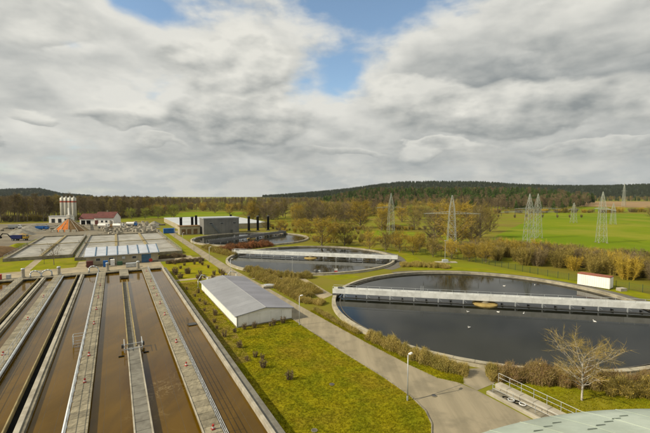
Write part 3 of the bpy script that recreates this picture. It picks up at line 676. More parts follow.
# vehicles in the yard
def wheel(par,x,y,r=0.5,w_=0.35):
    t=MB().tube((x,y-w_/2,r),(x,y+w_/2,r),r,r,14).build('wheel', M['tyre'], par); MB().tube((x,y-w_/2-0.02,r),(x,y+w_/2+0.02,r),r*0.5,r*0.5,10).build('rim', M['galv'], t)
def truck(lab, x, y, rz, cabm, bodym, skip=True, arm=False):
    t=thing('truck',lab,'truck',(x,y,0.013),rz)
    MB().box(-3.4,3.4,-0.5,0.5,0.75,1.05).build('chassis', M['steel'], t)
    c=MB(); c.prism([(2.0,-1.2),(3.6,-1.2),(3.6,1.2),(2.0,1.2)],1.06,2.0); c.v+= [];
    c.build('cab', M[cabm], t)
    k=MB(); k.v=[(2.0,-1.2,2.001),(3.6,-1.2,2.001),(3.6,1.2,2.001),(2.0,1.2,2.001),(2.05,-1.1,2.9),(3.2,-1.1,2.9),(3.2,1.1,2.9),(2.05,1.1,2.9)]
    for q in ((4,5,6,7),(0,1,5,4),(1,2,6,5),(2,3,7,6),(3,0,4,7)): k.f.append(q); k.mi.append(0)
    k.build('cab_roof', M[cabm], t); w_=MB(); w_.face([(3.57,-1.0,2.1),(3.57,1.0,2.1),(3.27,0.95,2.75),(3.27,-0.95,2.75)]); w_.build('windscreen', M['glass'], t)
    for s_ in (-1,1): wn=MB(); wn.face([(2.2,s_*1.2,2.1),(3.3,s_*1.2,2.1),(3.0,s_*1.125,2.75),(2.2,s_*1.125,2.75)]); wn.build('side_window', M['glass'], t)
    if skip:
        p=MB(); p.v=[(-3.2,-1.1,1.1),(1.2,-1.1,1.1),(1.2,1.1,1.1),(-3.2,1.1,1.1),(-3.7,-1.25,2.7),(1.7,-1.25,2.7),(1.7,1.25,2.7),(-3.7,1.25,2.7),(-3.1,-1.0,1.4),(1.1,-1.0,1.4),(1.1,1.0,1.4),(-3.1,1.0,1.4)]
        for q in ((0,3,2,1),(0,1,5,4),(1,2,6,5),(2,3,7,6),(3,0,4,7),(8,9,10,11),(4,5,9,8),(5,6,10,9),(6,7,11,10),(7,4,8,11)): p.f.append(q); p.mi.append(0)
        p.build('skip', M[bodym], t)
    else:
        b_=MB(); b_.tube((-3.4,0,2.1),(1.7,0,2.1),1.15,1.15,16); b_.build('tank', M[bodym], t, False)
    for x_ in (-2.4,-1.2,2.7):
        for s_ in (-1.0,1.0): wheel(t,x_,s_)
    if arm: MB().path([(-3.6,0,1.2),(-5.2,0,3.2),(-7.4,0,3.6),(-8.6,0,2.2)],0.22,6).build('arm', M['black'], t); MB().bbox(-9.3,-8.1,-0.6,0.6,1.2,2.2,0.2).build('bucket', M['black'], t)
    return t
truck('truck carrying a navy skip with a black loading arm beside the soil bank',-150.5,186,0.15,'yellow','navy',True,True)
truck('truck with bright blue skip behind the grey heap',-181,242,0.1,'blue','blue'); truck('white tanker truck parked before the red roofed workshop',-150,256,0.05,'white','white',False)
truck('white tanker truck parked across from the blue truck',-140.5,257,0.02,'white','white',False); truck('white truck with grey skip near the woodland edge',-205,250,0.3,'white','galv')
truck('blue cabbed truck with pale tank behind the white tankers',-139,272,0.2,'blue','white',False)
# stacked concrete blocks and pipes in the storage yard
blk=MB().bbox(-0.9,0.9,-0.6,0.6,0,0.9,0.06).mesh('block', M['concw']); blk2=MB().bbox(-1.4,1.4,-0.5,0.5,0,0.7,0.06).mesh('block', M['conc'])
pm=MB(); pm.lathe([(0.55,0),(0.75,0),(0.75,1.6),(0.55,1.6),(0.55,0)],14); pipe_me=pm.mesh('ring', M['concw'])
rr=random.Random(3)
for i in range(150):
    u=rr.uniform(-8,23); v=rr.uniform(243,330)
    if abs(u-20)<3 and v<250: continue
    x,y=XY(u,v); k=rr.random()
    if k<0.4: o=link('concrete_block',blk,None,(x,y,0.0125),rr.uniform(0,3)); tag(o,'pale concrete block lying in the storage yard','concrete block','concrete blocks in the storage yard')
    elif k<0.7: o=link('concrete_beam',blk2,None,(x,y,0.0125),rr.uniform(0,3)); tag(o,'grey concrete beam lying in the storage yard','concrete beam','concrete beams in the storage yard')
    else: o=link('concrete_ring',pipe_me,None,(x,y,0.0125),0); tag(o,'upright concrete well ring in the storage yard','concrete ring','concrete rings in the storage yard')
    s_=rr.uniform(0.8,1.7); o.scale=(s_,s_,s_*rr.uniform(0.8,1.3))
for i in range(60):
    x=rr.uniform(-215,-120); y=rr.uniform(236,285)
    if math.hypot(x+160,y-238)<15 or any(math.hypot(x-a,y-b)<8 for a,b in ((-150,256),(-140,257),(-181,242),(-205,250),(-139,272),(-185,236),(-200,262))): continue
    k=rr.random(); s_=rr.uniform(0.9,2.0)
    o=link('pallet_load',blk if k<.5 else blk2,None,(x,y,0.0125),rr.uniform(0,3)); o.scale=(s_,s_,s_*0.9); tag(o,'stack of stone on a pallet near the gravel store','stone stack','stone stacks around the gravel store')

# ------------------------------------------------------------------ long hall, grey building, blue container
hl=gthing('long_hall','very long pale flat roofed hall behind the grey building','building',36,249); W,D,H=58,96,3.6
MB().bbox(0,W,0,D,0,H-0.3,0.02).build('wall', M['cream'], hl)
for i in range(12):
    for j in range(4): MB().bbox(j*W/4+0.08-0.2,(j+1)*W/4-0.08,i*8+0.06-0.2,i*8+7.94,H-0.29,H+0.05*(i%2),0.05).build('roof_panel', M['hall'], hl)
def stack(u,v,h,lab):
    t=gthing('vent_stack',lab,'vent stack',u,v,0); MB().tube((0,0,0),(0,0,h),0.75,0.75,14).build('shell', M['black'], t); MB().lathe([(0.9,h-0.5),(0.9,h+0.05),(0,h+0.3)],14).build('cap', M['steel'], t); MB().box(-1,1,-1,1,0,0.5).build('foot', M['conc'], t)
for u,v,l in ((33.5,234,'black vent stack at the road end of the brown plant block'),(40.5,238,'black vent stack behind the middle of the brown plant block'),(73,230,'black vent stack just beyond the grey machine house'),(78.5,229,'middle black vent stack of three beyond the machine house'),(85,228,'black vent stack of three farthest from the machine house')): stack(u,v,9.4,l)
gbld=gthing('machine_house','grey clad machine house with small dark windows beside the round tank','building',43.6,219.8); W,D,H=20.2,12,9.0
MB().box(0,W,0,D,0,H).build('wall', M['greybld'], gbld); MB().bbox(-0.3,W+0.3,-0.3,D+0.3,H+0.002,H+0.55,0.05).build('roof_edge', M['galv'], gbld)
for i in range(10): MB().box(i*W/10+0.03,(i+1)*W/10-0.03,-0.08,-0.003,0.2,H-0.1).build('cladding_panel', M['greybld'], gbld)
for x,z in ((3.0,5.8),(9.2,5.8),(16.5,5.8)):
    wn=MB().box(x,x+2.0,-0.13,-0.082,z,z+0.9).build('window', M['galv'], gbld); MB().box(x+0.1,x+1.9,-0.16,-0.131,z+0.1,z+0.8).build('pane', M['glass'], wn)
st=MB()
for i in range(14): st.box(4.2+i*0.33,4.55+i*0.33,-1.0,-0.1,5.4-i*0.38,5.46-i*0.38)
st.tube((4.2,-1.0,6.4),(9,-1.0,1.1),0.05,0.05,5); st.build('staircase', M['bluedoor'], gbld); MB().box(15,16.4,-0.13,-0.082,0.1,2.3).build('door', M['steel'], gbld)
for x in (-1.6,W-1.0): MB().tube((x,D+2,0),(x,D+2,10.4),0.7,0.7,12).build('flue', M['black'], gbld)
pb=gthing('plant_block','low brown concrete plant block left of the machine house','plant building',31.5,225); MB().bbox(0,11,0,7,0,4.6,0.08).build('wall', M['cream'], pb); MB().bbox(-0.2,11.2,-0.2,7.2,4.602,4.95,0.08).build('roof', M['brown'], pb)
for x in (1,4,7.4): MB().box(x,x+2.2,-0.06,-0.003,0.3,3.2).build('panel', M['brown'], pb)
bc=gthing('blue_container','bright blue shipping container at the end of the road','container',24.6,238.6); MB().box(0,6.2,0,2.6,0.15,2.75).build('body', M['blue'], bc); MB().bbox(-0.05,6.25,-0.05,2.65,2.752,2.9,0.03).build('roof', M['blue'], bc)
for i in range(15): MB().box(0.2+i*0.4,0.4+i*0.4,-0.04,-0.002,0.3,2.6).build('rib', M['blue'], bc)
for x in (0.0,6.05):
    for y in (0.0,2.45): MB().box(x,x+0.15,y,y+0.15,0,0.149).build('foot', M['steel'], bc)

# ------------------------------------------------------------------ round clarifiers
def clarifier(lab, blab, cx_, cy_, ri, brot, ext=(0.0,0.0), fascia='fascia', cov=0.0):
    t=thing('clarifier',lab,'tank',(cx_,cy_,0)); RZ_=0.62
    MB().lathe([(ri+0.75,-0.1),(ri+0.62,RZ_-0.06),(ri,RZ_-0.06),(ri,-0.1)],120).build('wall', M['rimstone'], t)
    nseg=72; sg_=MB(); a1=2*math.pi/nseg*0.985; sg_.lathe([(ri-0.04,RZ_-0.058),(ri-0.04,RZ_+0.06),(ri+0.72,RZ_+0.06),(ri+0.72,RZ_-0.058)],2,a0=0,a1=a1)
    sm_=sg_.mesh('rim_stone', M['rimstone'])
    for i in range(nseg): link('rim_stone',sm_,t,(0,0,random.uniform(-.008,.008)),2*math.pi*i/nseg)
    MB().lathe([(ri-0.9,0.02),(ri-0.9,0.24),(ri-1.05,0.24),(ri-1.05,0.02)],120).build('overflow_weir', M['concd'], t)
    w_=MB(); w_.lathe([(0.0,0.12),(ri,0.12)],120); wo_=tag(w_.build('water', M['darkwater'], None, True, (cx_,cy_,0)), kind='structure')
    cw=MB(); cw.lathe([(0.0,0.5),(1.9,0.5),(2.4,0.32),(2.45,0.0)],32); cw.build('scum_well', M['foam'], t, False)
    MB().tube((0,0,0.0),(0,0,0.93),0.9,0.9,20).build('centre_column', M['conc'], t)
    # travelling bridge
    b=thing('clarifier_bridge',blab,'bridge',(cx_,cy_,0),brot)
    x0,x1=-ri-0.6-ext[0],ri+0.6+ext[1]; L=x1-x0; ns=24
    pf=MB().box(0,L/ns-0.03,-0.12,-0.06,0,1.05).mesh('side_panel', M[fascia])
    for i in range(ns):
        link('side_panel',pf,b,(x0+i*L/ns,-0.75,0.98)); link('side_panel',pf,b,(x0+i*L/ns,0.93,0.98))
    MB().box(x0,x1,-0.8,0.8,0.94,1.04).build('deck', M['galv'], b)
    if cov: MB().box(x0,x1,-0.95,0.95,2.262,2.32).build('cover', M[fascia], b)
    r_=MB()
    for s_ in (-0.84,0.84):
        r_.tube((x0,s_,2.42),(x1,s_,2.42),0.03,0.03,5)
    ro_=r_.build('handrail', M['galv'], b)
    rp_=MB().tube((0,0,0),(0,0,0.42),0.03,0.03,5).mesh('post', M['galv'])
    for i in range(int(L/2.5)+1):
        for s_ in (-0.84,0.84): link('post',rp_,ro_,(x0+i*2.5,s_,2.0))
    MB().box(x0+2,x1-2,-0.9,-0.75,0.16,0.27).build('scraper_beam', M['steel'], b)
    hg=MB().box(-0.09,0.09,-0.93,-0.75,0.16,0.98).mesh('hanger', M['galv'])
    hs=MB(); hs.tube((0,-0.84,0.95),(0.7,-0.84,0.45),0.035,0.035,5); hs_=hs.mesh('strut', M['galv'])
    nh=13
    for i in range(nh):
        x_=x0+2.5+(L-5)*i/(nh-1)
        if abs(x_)<2.6: continue
        link('hanger',hg,b,(x_,0,0)); link('strut',hs_,b,(x_,0,0))
    for i in range(nh*2-1):
        x_=x0+2.5+(L-5)*i/(nh*2-2)
        if i%2: link('scraper_blade',MB().box(-0.05,0.05,-0.6,0.0,0.05,0.5).mesh('scraper_blade',M['steel']),b,(x_,0,0),0.5)
    for e,s_ in ((x0,1),(x1,-1)):
        en=MB(); en.bbox(min(e,e+s_*1.6),max(e,e+s_*1.6),-1.3,1.3,0.72,0.935,0.03); eo=en.build('end_carriage', M['steel'], b)
        for y_ in (-1.0,1.0): wheel(b,e+s_*0.55,y_,0.16,0.2)
    for o in b.children:
        if o.name.startswith('wheel'): o.location.z=0.69
    for x_ in (-12.6,-12.2): MB().tube((x_,-0.3,1.04),(x_,-0.3,3.3),0.05,0.05,6).build('gauge_pole', M['galv'], b)
    cbx=MB().bbox(x0+1.0,x0+1.9,0.1,0.7,1.041,2.2,0.04).build('control_cabinet', M['steel'], b)
    return t,b
cR=(32.4,75.8)
clarifier('large round clarifier of dark water beside the bend of the road','pale steel scraper bridge across the clarifier nearest the road bend',cR[0],cR[1],30.3,math.atan2(-12.0,60.4),(0.3,1.5),cov=0)
clarifier('round clarifier beside the white shed with a straight pale bridge','pale steel scraper bridge across the clarifier behind the shed',-4.9,132.6,28.4,math.atan2(-14.1,59.5),(1.0,1.0),cov=0)
clarifier('round clarifier in front of the grey machine house','dark scraper bridge across the clarifier before the machine house',-37.6,192.5,28.6,math.atan2(35,20),(0.0,0.0),'greybld')
# service path round the far side of the clarifiers
sp=MB()
def ring_sector(cx_,cy_,r0,r1,a0,a1,z,n=40):
    b=MB()
    for i in range(n):
        p,q=R(a0+(a1-a0)*i/n),R(a0+(a1-a0)*(i+1)/n)
        b.face([(cx_+r0*math.cos(p),cy_+r0*math.sin(p),z),(cx_+r1*math.cos(p),cy_+r1*math.sin(p),z),(cx_+r1*math.cos(q),cy_+r1*math.sin(q),z),(cx_+r0*math.cos(q),cy_+r0*math.sin(q),z)])
    return b
struct('path', ring_sector(cR[0],cR[1],31.15,35.4,-22,112,0.020), M['path'])
struct('path', ring_sector(-4.9,132.6,29.2,32.6,-40,100,0.024), M['path'])
struct('verge', ring_sector(cR[0],cR[1],35.6,41,-10,100,0.016), M['lawn2'])
struct('verge', ring_sector(-4.9,132.6,32.9,38,-20,110,0.013), M['lawn2'])
gpoly('verge', [(50,84),(58,84),(56,93),(47,96)], 0.018, M['lawn2'])
gpoly('path', [(38,70),(42,72),(44,92),(33,99),(31.2,97),(40,88)], 0.014, M['apron'])
for x,y,lab in ((0.8,43.1,'small worn concrete manhole cover on the open lawn'),(-1.0,34.4,'worn concrete manhole cover at the basin end of the lawn'),(12.0,40.6,'dark round manhole cover on the paved bend')):
    mc=thing('manhole_cover',lab,'manhole cover',(x,y,0.03)); MB().tube((0,0,0),(0,0,0.06),0.30,0.30,18).build('frame', M['conc'] if x<5 else M['conc'], mc); MB().tube((0,0,0.06),(0,0,0.075),0.24,0.24,18).build('lid', M['concd'] if x<5 else M['steel'], mc)
# small pump cover and pads
pp=thing('pump_cover','grey pump set on a concrete pad between the two clarifiers','pump',(-2.6,104.8,0.02)); MB().bbox(-2.4,2.2,-1.2,1.2,0,0.25,0.04).build('pad', M['concw'], pp); MB().lathe([(0.6,0.25),(0.6,1.1),(0.4,1.5),(0,1.6)],14).build('motor', M['steel'], pp); MB().tube((1.2,0,0.25),(1.2,0,1.3),0.18,0.18,8).build('pipe', M['galv'], pp); MB().tube((1.2,0,1.2),(0,0,0.9),0.14,0.14,8).build('elbow', M['galv'], pp)
sp_=thing('warning_sign','red and white sign board on a tall pole beside the clarifier bridge','sign',(3.1,106.3,0.02)); MB().tube((0,0,0),(0,0,4.6),0.05,0.05,8).build('pole', M['galv'], sp_); MB().box(-0.45,0.45,-0.1,-0.055,0.9,1.5).build('white_board', M['plastic'], sp_); MB().box(-0.45,0.45,-0.1,-0.055,0.3,0.88).build('red_board', M['redp'], sp_)
hp=thing('lamp_pad','concrete pad with grey box at the foot of a mast by the fence','pad',(40,124.4,0.02)); MB().bbox(-3.5,3.5,-1.1,1.1,0,0.22,0.04).build('slab', M['concw'], hp); MB().bbox(-1.2,0.6,-0.6,0.6,0.221,1.0,0.05).build('box', M['galv'], hp)
lb=thing('concrete_hatch','pale concrete hatch among the shrubs near the shed','hatch',(-12.6,90.6,0.02),0.4); MB().bbox(-2.6,2.6,-1.2,1.2,0,0.6,0.06).build('base', M['concw'], lb); MB().bbox(-2.0,0.6,-0.8,0.8,0.601,0.72,0.03).build('lid', M['galv'], lb)
# gulls on the dark water
def gull(x,y,rz):
    o=thing('gull','white gull floating on the dark clarifier','gull',(x,y,0.12),rz,'gulls on the clarifier')
    b=MB(); b.lathe([(0,-0.30),(0.06,-0.26),(0.12,-0.1),(0.13,0.05),(0.08,0.2),(0.0,0.42)],10)
    b.v=[(z,x_,y_*0.8+0.06) for x_,y_,z in b.v]; b.build('body', M['gull'], o, True)
    h=MB(); h.lathe([(0,0.17),(0.05,0.19),(0.065,0.24),(0.05,0.29),(0,0.31)],8); h.v=[(x_-0.26,y_,z) for x_,y_,z in h.v]; h.build('head', M['gull'], o, True); MB().tube((-0.31,0,0.24),(-0.4,0,0.22),0.018,0.004,5).build('beak', M['yellow'], o)
for x,y,a in ((27,70.5,0.3),(32.6,70.3,2.0),(37,69.5,4),(51.5,92,1),(43.5,91,2.2),(47,65,5),(24,62,0.5)): gull(x,y,a)

# ------------------------------------------------------------------ white shed
sh=gthing('shed','long low white shed with a grey two tone pitched roof on the lawn','shed',17.35,61.5); W,D,ZE,ZR=9.9,29.4,2.0,2.75
b=MB(); b.face([(0,0,0),(W,0,0),(W,0,ZE),(W/2,0,ZR),(0,0,ZE)]); b.face([(W,D,0),(0,D,0),(0,D,ZE),(W/2,D,ZR),(W,D,ZE)]); b.face([(0,D,0),(0,0,0),(0,0,ZE),(0,D,ZE)]); b.face([(W,0,0),(W,D,0),(W,D,ZE),(W,0,ZE)]); b.build('wall', M['white'], sh)
for i in range(12): MB().box(-0.05,-0.003,i*D/12+0.02,(i+1)*D/12-0.02,0.18,ZE-0.12).build('wall_panel', M['white'], sh)
for i in range(5): MB().box(i*W/5+0.02,(i+1)*W/5-0.02,-0.05,-0.003,0.18,ZE-0.05).build('wall_panel', M['white'], sh)
MB().box(-0.1,W+0.1,-0.1,-0.051,0,0.17).build('plinth', M['conc'], sh); MB().box(-0.1,-0.051,0,D,0,0.17).build('plinth', M['conc'], sh)
for side,m in ((0,'roofgrey'),(1,'rooflil')):
    for i in range(14):
        y0=-0.35+(D+0.7)*i/14; y1=-0.35+(D+0.7)*(i+1)/14-0.025; t=0.12
        xa,za=(-0.35,ZE-0.05) if side==0 else (W+0.35,ZE-0.05); xb,zb=(W/2+(-0.005 if side==0 else 0.005),ZR+0.01)
        p=MB(); p.v=[(xa,y0,za),(xb,y0,zb),(xb,y1,zb),(xa,y1,za),(xa,y0,za+t),(xb,y0,zb+t),(xb,y1,zb+t),(xa,y1,za+t)]
        fs=((0,3,2,1),(4,5,6,7),(0,1,5,4),(1,2,6,5),(2,3,7,6),(3,0,4,7))
        for q in fs: p.f.append(q if side==0 else q[::-1]); p.mi.append(0)
        p.build('roof_sheet', M[m], sh)
MB().tube((W/2,-0.36,ZR+0.12),(W/2,D+0.36,ZR+0.12),0.07,0.07,8).build('ridge', M['roofgrey'], sh)
MB().tube((-0.42,-0.36,ZE-0.02),(-0.42,D+0.36,ZE-0.02),0.07,0.07,8).build('gutter', M['galv'], sh)
MB().box(-0.12,0.12,-0.12,-0.051,0.0,ZE-0.1).build('corner_trim', M['galv'], sh)
def arch(u,v,w_,rz,lab):
    t=gthing('vent_arch',lab,'pipe frame',u,v,0,None,rz)
    MB().path([(0,0,0),(0,0,1.7),(w_*0.35,0,3.0),(w_,0,2.3)],0.09,8).build('bent_pipe', M['galv'], t,True); MB().bbox(w_-0.16,w_+0.16,-0.16,0.16,0,2.3,0.04).build('post', M['white'], t); MB().bbox(-0.25,0.25,-0.25,0.25,0,0.12,0.02).build('foot', M['conc'], t)
arch(17.0,93.5,2.4,0.2,'bent steel pipe frame at the lawn side corner of the shed'); arch(24.4,95.0,2.4,0.0,'bent steel pipe frame at the road side corner of the shed')

# ------------------------------------------------------------------ lamps, railing, container, fence
def lamp(u,v,lab,h=5.0,rz=0.3):
    t=gthing('street_lamp',lab,'street lamp',u,v,0.0,'slim street lamps along the road',rz)
    MB().tube((0,0,0),(0,0,h),0.07,0.045,10).build('pole', M['galv'], t,True); MB().tube((0,0,0),(0,0,0.5),0.10,0.10,10).build('base', M['galv'], t)
    MB().tube((0,0,h-0.03),(0.35,0,h+0.06),0.035,0.035,8).build('arm', M['galv'], t); hd=MB(); hd.bbox(0.25,0.75,-0.13,0.13,h-0.02,h+0.12,0.05); hd.build('lamp_head', M['white'], t); MB().box(0.3,0.7,-0.1,0.1,h-0.035,h-0.021).build('lens', M['glass'], t)
for v,lab in ((30.4,'slim street lamp on the lawn at the bend of the road'),(57.7,'slim street lamp beside the gable of the white shed'),(101.5,'slim street lamp beyond the shed by the garden path'),(128,'slim street lamp opposite the cream building'),(156,'slim street lamp beside the green verge'),(184,'slim street lamp beside the far round tank'),(212,'slim street lamp near the blue container')): lamp(27.0,v,lab)
lm=thing('lamp_mast','tall thin mast on the concrete pad by the fence','mast',(39.6,124.2,0.24)); MB().tube((0,0,0),(0,0,7.0),0.08,0.05,8).build('pole', M['galv'], lm); MB().bbox(-0.35,0.35,-0.1,0.1,7.0,7.15,0.03).build('lamp_head', M['galv'], lm)
lm=thing('lamp_mast','tall thin mast beside the pump behind the shed','mast',(-9,103.5,0.0)); MB().tube((0,0,0),(0,0,5.0),0.07,0.05,8).build('pole', M['galv'], lm); MB().bbox(-0.35,0.35,-0.1,0.1,5.0,5.15,0.03).build('lamp_head', M['galv'], lm)
# ramp with railing by the paved bend
rp=thing('ramp','concrete ramp with pale kerb walls beside the paved bend','ramp',(0,0,0),GA)
MB().bbox(35.6,35.95,14,27.2,0,0.35,0.03).build('kerb_wall', M['concw'], rp)
for i in range(9): MB().bbox(36.0,37.35,14+i*1.5,15.47+i*1.5,0,0.12+0.0*i,0.02).build('ramp_slab', M['conc'], rp)
for i in range(9): MB().bbox(37.45,38.35,14+i*1.5,15.47+i*1.5,0,0.62,0.03).build('wall_slab', M['concw'], rp)
gpoly('lawn', [(38.4,8),(60,8),(60,14),(46,22.5),(40,28.2),(38.4,28.2)], 0.024, M['lawn2'])
def rail2(lab,pts,z,hs=(0.5,1.0),step=1.4):
    t=thing('railing',lab,'railing',(0,0,0),GA)
    for h in hs: MB().path([(u,v,z+h) for u,v in pts],0.024,6).build('rail', M['galv'], t)
    for a,b in zip(pts[:-1],pts[1:]):
        L=math.dist(a,b); k=int(L/step)
        for i in range(k+1):
            q=i*step/L; link('post',post_me,t,(a[0]+(b[0]-a[0])*q,a[1]+(b[1]-a[1])*q,z)).scale.z=hs[-1]/1.06
rail2('steel railing along the lawn side of the ramp',[(38.2,27.6),(38.2,13.5)],0.6); rail2('steel railing along the paved side of the ramp',[(36.4,27.0),(36.9,14)],0.12,(0.45,0.9),2.4)
bags=gthing('hose_bundle','dark bundled hose lying on the ramp','hose',36.6,25.4,0.13)
for i in range(4):
    pts=[(0.3*math.cos(t)+0.15*i-0.2,-0.55*i+0.32*math.sin(t),0.06+0.03*(i%2)) for t in np.linspace(0,2*math.pi,14)]; MB().path(pts,0.055,6).build('coil', M['black'] if i%2==0 else M['plastic'], bags)
# white container on the service path
ct=thing('site_container','white site container with rusty roof beside the service path','container',(64.6,90.4,0.02),math.atan2(-5.0,3.7)+0.03)
MB().box(-3.3,3.3,0,2.6,0.16,2.78).build('body', M['white'], ct); MB().bbox(-3.38,3.38,-0.06,2.66,2.782,2.95,0.03).build('roof', M['rustroof'], ct)
for i in range(14): MB().box(-3.2+i*0.46,-2.96+i*0.46,-0.04,-0.002,0.3,2.65).build('rib', M['white'], ct)
for i in range(2): MB().box(3.302,3.36,0.1+i*1.22,1.28+i*1.22,0.25,2.7).build('door', M['white'], ct)
for x in (-3.3,3.1):
    for y in (0.0,2.4): MB().box(x,x+0.2,y,y+0.2,0,0.159).build('foot', M['steel'], ct)
pl=thing('pallet_stack','low pallet stack beside the white container','pallets',(68.8,86.9,0.02),0.2)
for i in range(4): MB().bbox(-0.9,0.9,-0.6,0.6,0.005+i*0.17,0.16+i*0.17,0.02).build('pallet', M['concw'], pl)
fpts=[(25,163),(40,142),(52.4,120.1),(59.5,105),(66.5,93.5),(72.5,85.5),(78,76),(84,62)]
fc=thing('mesh_fence','dark green wire mesh fence behind the service path','fence',(0,0,0))
fpost=MB().box(-0.04,0.04,-0.04,0.04,0,1.9).mesh('post', M['mesh']); wire=MB()
for i in range(13): wire.box(i*0.2-0.008,i*0.2+0.008,-0.01,0.01,0.05,1.75)
for i in range(9): wire.box(0,2.45,-0.01,0.01,0.08+i*0.2,0.095+i*0.2)
wire_me=wire.mesh('mesh_panel', M['mesh'])
for a,b in zip(fpts[:-1],fpts[1:]):
    L=math.dist(a,b); k=round(L/2.5); an=math.atan2(b[1]-a[1],b[0]-a[0])
    for i in range(k):
        p=(a[0]+(b[0]-a[0])*i/k,a[1]+(b[1]-a[1])*i/k,0); link('post',fpost,fc,p,an); link('mesh_panel',wire_me,fc,p,an).scale.x=L/k/2.5

# ------------------------------------------------------------------ digester roof in the foreground
dg=thing('digester','wide round digester with pale verdigris roof beside the ramp','digester tank',(18.4,-5.2,0)); DR,DZ=26.0,10.0
MB().lathe([(DR-0.5,0),(DR-0.5,DZ-0.05)],96).build('wall', M['conc'], dg, True)
NP=80; pan=MB(); prof=[(DR+0.05,DZ-0.14),(DR,DZ),(DR-1.0,DZ+0.40),(DR-2.4,DZ+0.90),(DR-4,DZ+1.4),(DR-7,DZ+2.1),(DR-11,DZ+2.8),(DR-16,DZ+3.3),(DR-21,DZ+3.6),(0.15,DZ+3.7)]
pan.lathe(prof,3,a0=0,a1=2*math.pi/NP*0.993); pan_me=pan.mesh('roof_panel', M['copper'], True)
seam=MB()
for a,b in zip(prof[:-1],prof[1:]): seam.tube((a[0],0,a[1]+0.01),(b[0],0,b[1]+0.01),0.02,0.02,4)
seam_me=seam.mesh('seam', M['copper'])
for i in range(NP): link('roof_panel',pan_me,dg,(0,0,0),2*math.pi*i/NP); link('seam',seam_me,dg,(0,0,0),2*math.pi*(i-0.002)/NP)
gd=MB(); gd.v=[(-0.24,-0.04,-0.03),(0.24,-0.04,-0.03),(0.24,0.0,0.045),(-0.24,0.0,0.045),(-0.24,0.05,-0.05),(0.24,0.05,-0.05)]; gd.f=[(0,1,2,3),(3,2,5,4),(0,3,4),(1,5,2)]; gd.mi=[0]*4
gd_me=gd.mesh('roof_step', M['copperd'])
for bx,by in ((8.9,16.9),(12.6,17.3)):
    for i in range(5):
        x,y=bx+0.72*i-18.4, by+0.44*i+5.2; r_=math.hypot(x,y)
        if r_>DR-0.3: continue
        z_=float(np.interp(r_,[p[0] for p in prof[::-1]],[p[1] for p in prof[::-1]])); link('roof_step',gd_me,dg,(x,y,z_+0.01),0.12)

# ------------------------------------------------------------------ pylons
def pylon(lab,x,y,h,rz,arm,zb=0.0,armz=0.66,bw=1.75,th=0.066):
    t=thing('power_pylon',lab,'pylon',(x,y,zb),rz,'lattice power pylons')
    def hw(z):
        q=z/h
        return bw+(bw*0.58-bw)*(q/0.72) if q<0.72 else (bw*0.58*(1-(q-0.72)/0.28)+0.05)
    zs=[0]; 
    while zs[-1]<h*0.985:
        zs.append(min(h, zs[-1]+max(1.1,hw(zs[-1])*2.0)))
    cs=((-1,-1),(1,-1),(1,1),(-1,1))
    for cx0,cy0 in cs:
        l=MB()
        for a,b in zip(zs[:-1],zs[1:]): l.tube((cx0*hw(a),cy0*hw(a),a),(cx0*hw(b),cy0*hw(b),b),th*1.35,th*1.35,4)
        l.build('leg', M['pylon'], t); MB().box(cx0*hw(0)-0.4,cx0*hw(0)+0.4,cy0*hw(0)-0.4,cy0*hw(0)+0.4,-0.1,0.25).build('footing', M['conc'], t)
    br=MB()
    for k,(a,b) in enumerate(zip(zs[:-1],zs[1:])):
        for i in range(4):
            p,q=cs[i],cs[(i+1)%4]
            br.tube((p[0]*hw(a),p[1]*hw(a),a),(q[0]*hw(b),q[1]*hw(b),b),th*0.6,th*0.6,4); br.tube((q[0]*hw(a),q[1]*hw(a),a),(p[0]*hw(b),p[1]*hw(b),b),th*0.6,th*0.6,4)
            br.tube((p[0]*hw(b),p[1]*hw(b),b),(q[0]*hw(b),q[1]*hw(b),b),th*0.7,th*0.7,4)
    br.build('bracing', M['pylon'], t)
    za=h*armz
    for s_ in (-1,1):
        a=MB(); tip=(s_*arm,0,za); w0=hw(za)
        for yy in (-w0,w0): a.tube((s_*w0*0.6,yy,za),tip,th,th,4); a.tube((s_*w0*0.6,yy,za+0.9),tip,th*0.8,th*0.8,4)
        for i in range(1,8):
            f=i/8; X=s_*(w0+(arm-w0)*f); yy=w0*(1-f); z1=za+0.9*(1-f)
            a.tube((X,-yy,za),(X,yy,za),th*0.6,th*0.6,4); a.tube((X,-yy,za),(X,-yy,z1),th*0.6,th*0.6,4); a.tube((X,yy,za),(X,yy,z1),th*0.6,th*0.6,4)
        a.build('crossarm', M['pylon'], t)
        for f in (0.5,0.97): MB().tube((s_*arm*f,0,za),(s_*arm*f,0,za-1.6),0.09,0.09,6).build('insulator', M['steel'], t)
PY=[('lattice pylon rising out of the big willow beyond the clarifiers',50.6,151,22.6,-0.15,11.0),('lattice pylon among the yellow trees beyond the far clarifier',36.6,210,23.5,0.25,9.0),
    ('lattice pylon standing in the brown shrubs at the field edge',86.9,161,22.9,0.1,13.0),('lattice pylon on the grass just behind the shrub edge pylon',111.2,198,23.2,0.1,13.0),
    ('lone lattice pylon standing on the open green field',129.6,177,24.0,1.35,8.0),('small lattice pylon at the far hedge of the green field',203,309,16.5,0.3,6.5),('small lattice pylon on the field behind the lone pylon',222.6,292.5,16.5,1.2,6.0)]
for p in PY: pylon(*p)
for x,y,h,lab in ((520,660,40,'distant pylon on the ploughed field edge with a pale mast'),(640,720,40,'distant pylon near the wood beyond the ploughed field')): pylon(lab,x,y,h,0.4,9,height(x,y),0.66,2.2,0.13)
MB_=None

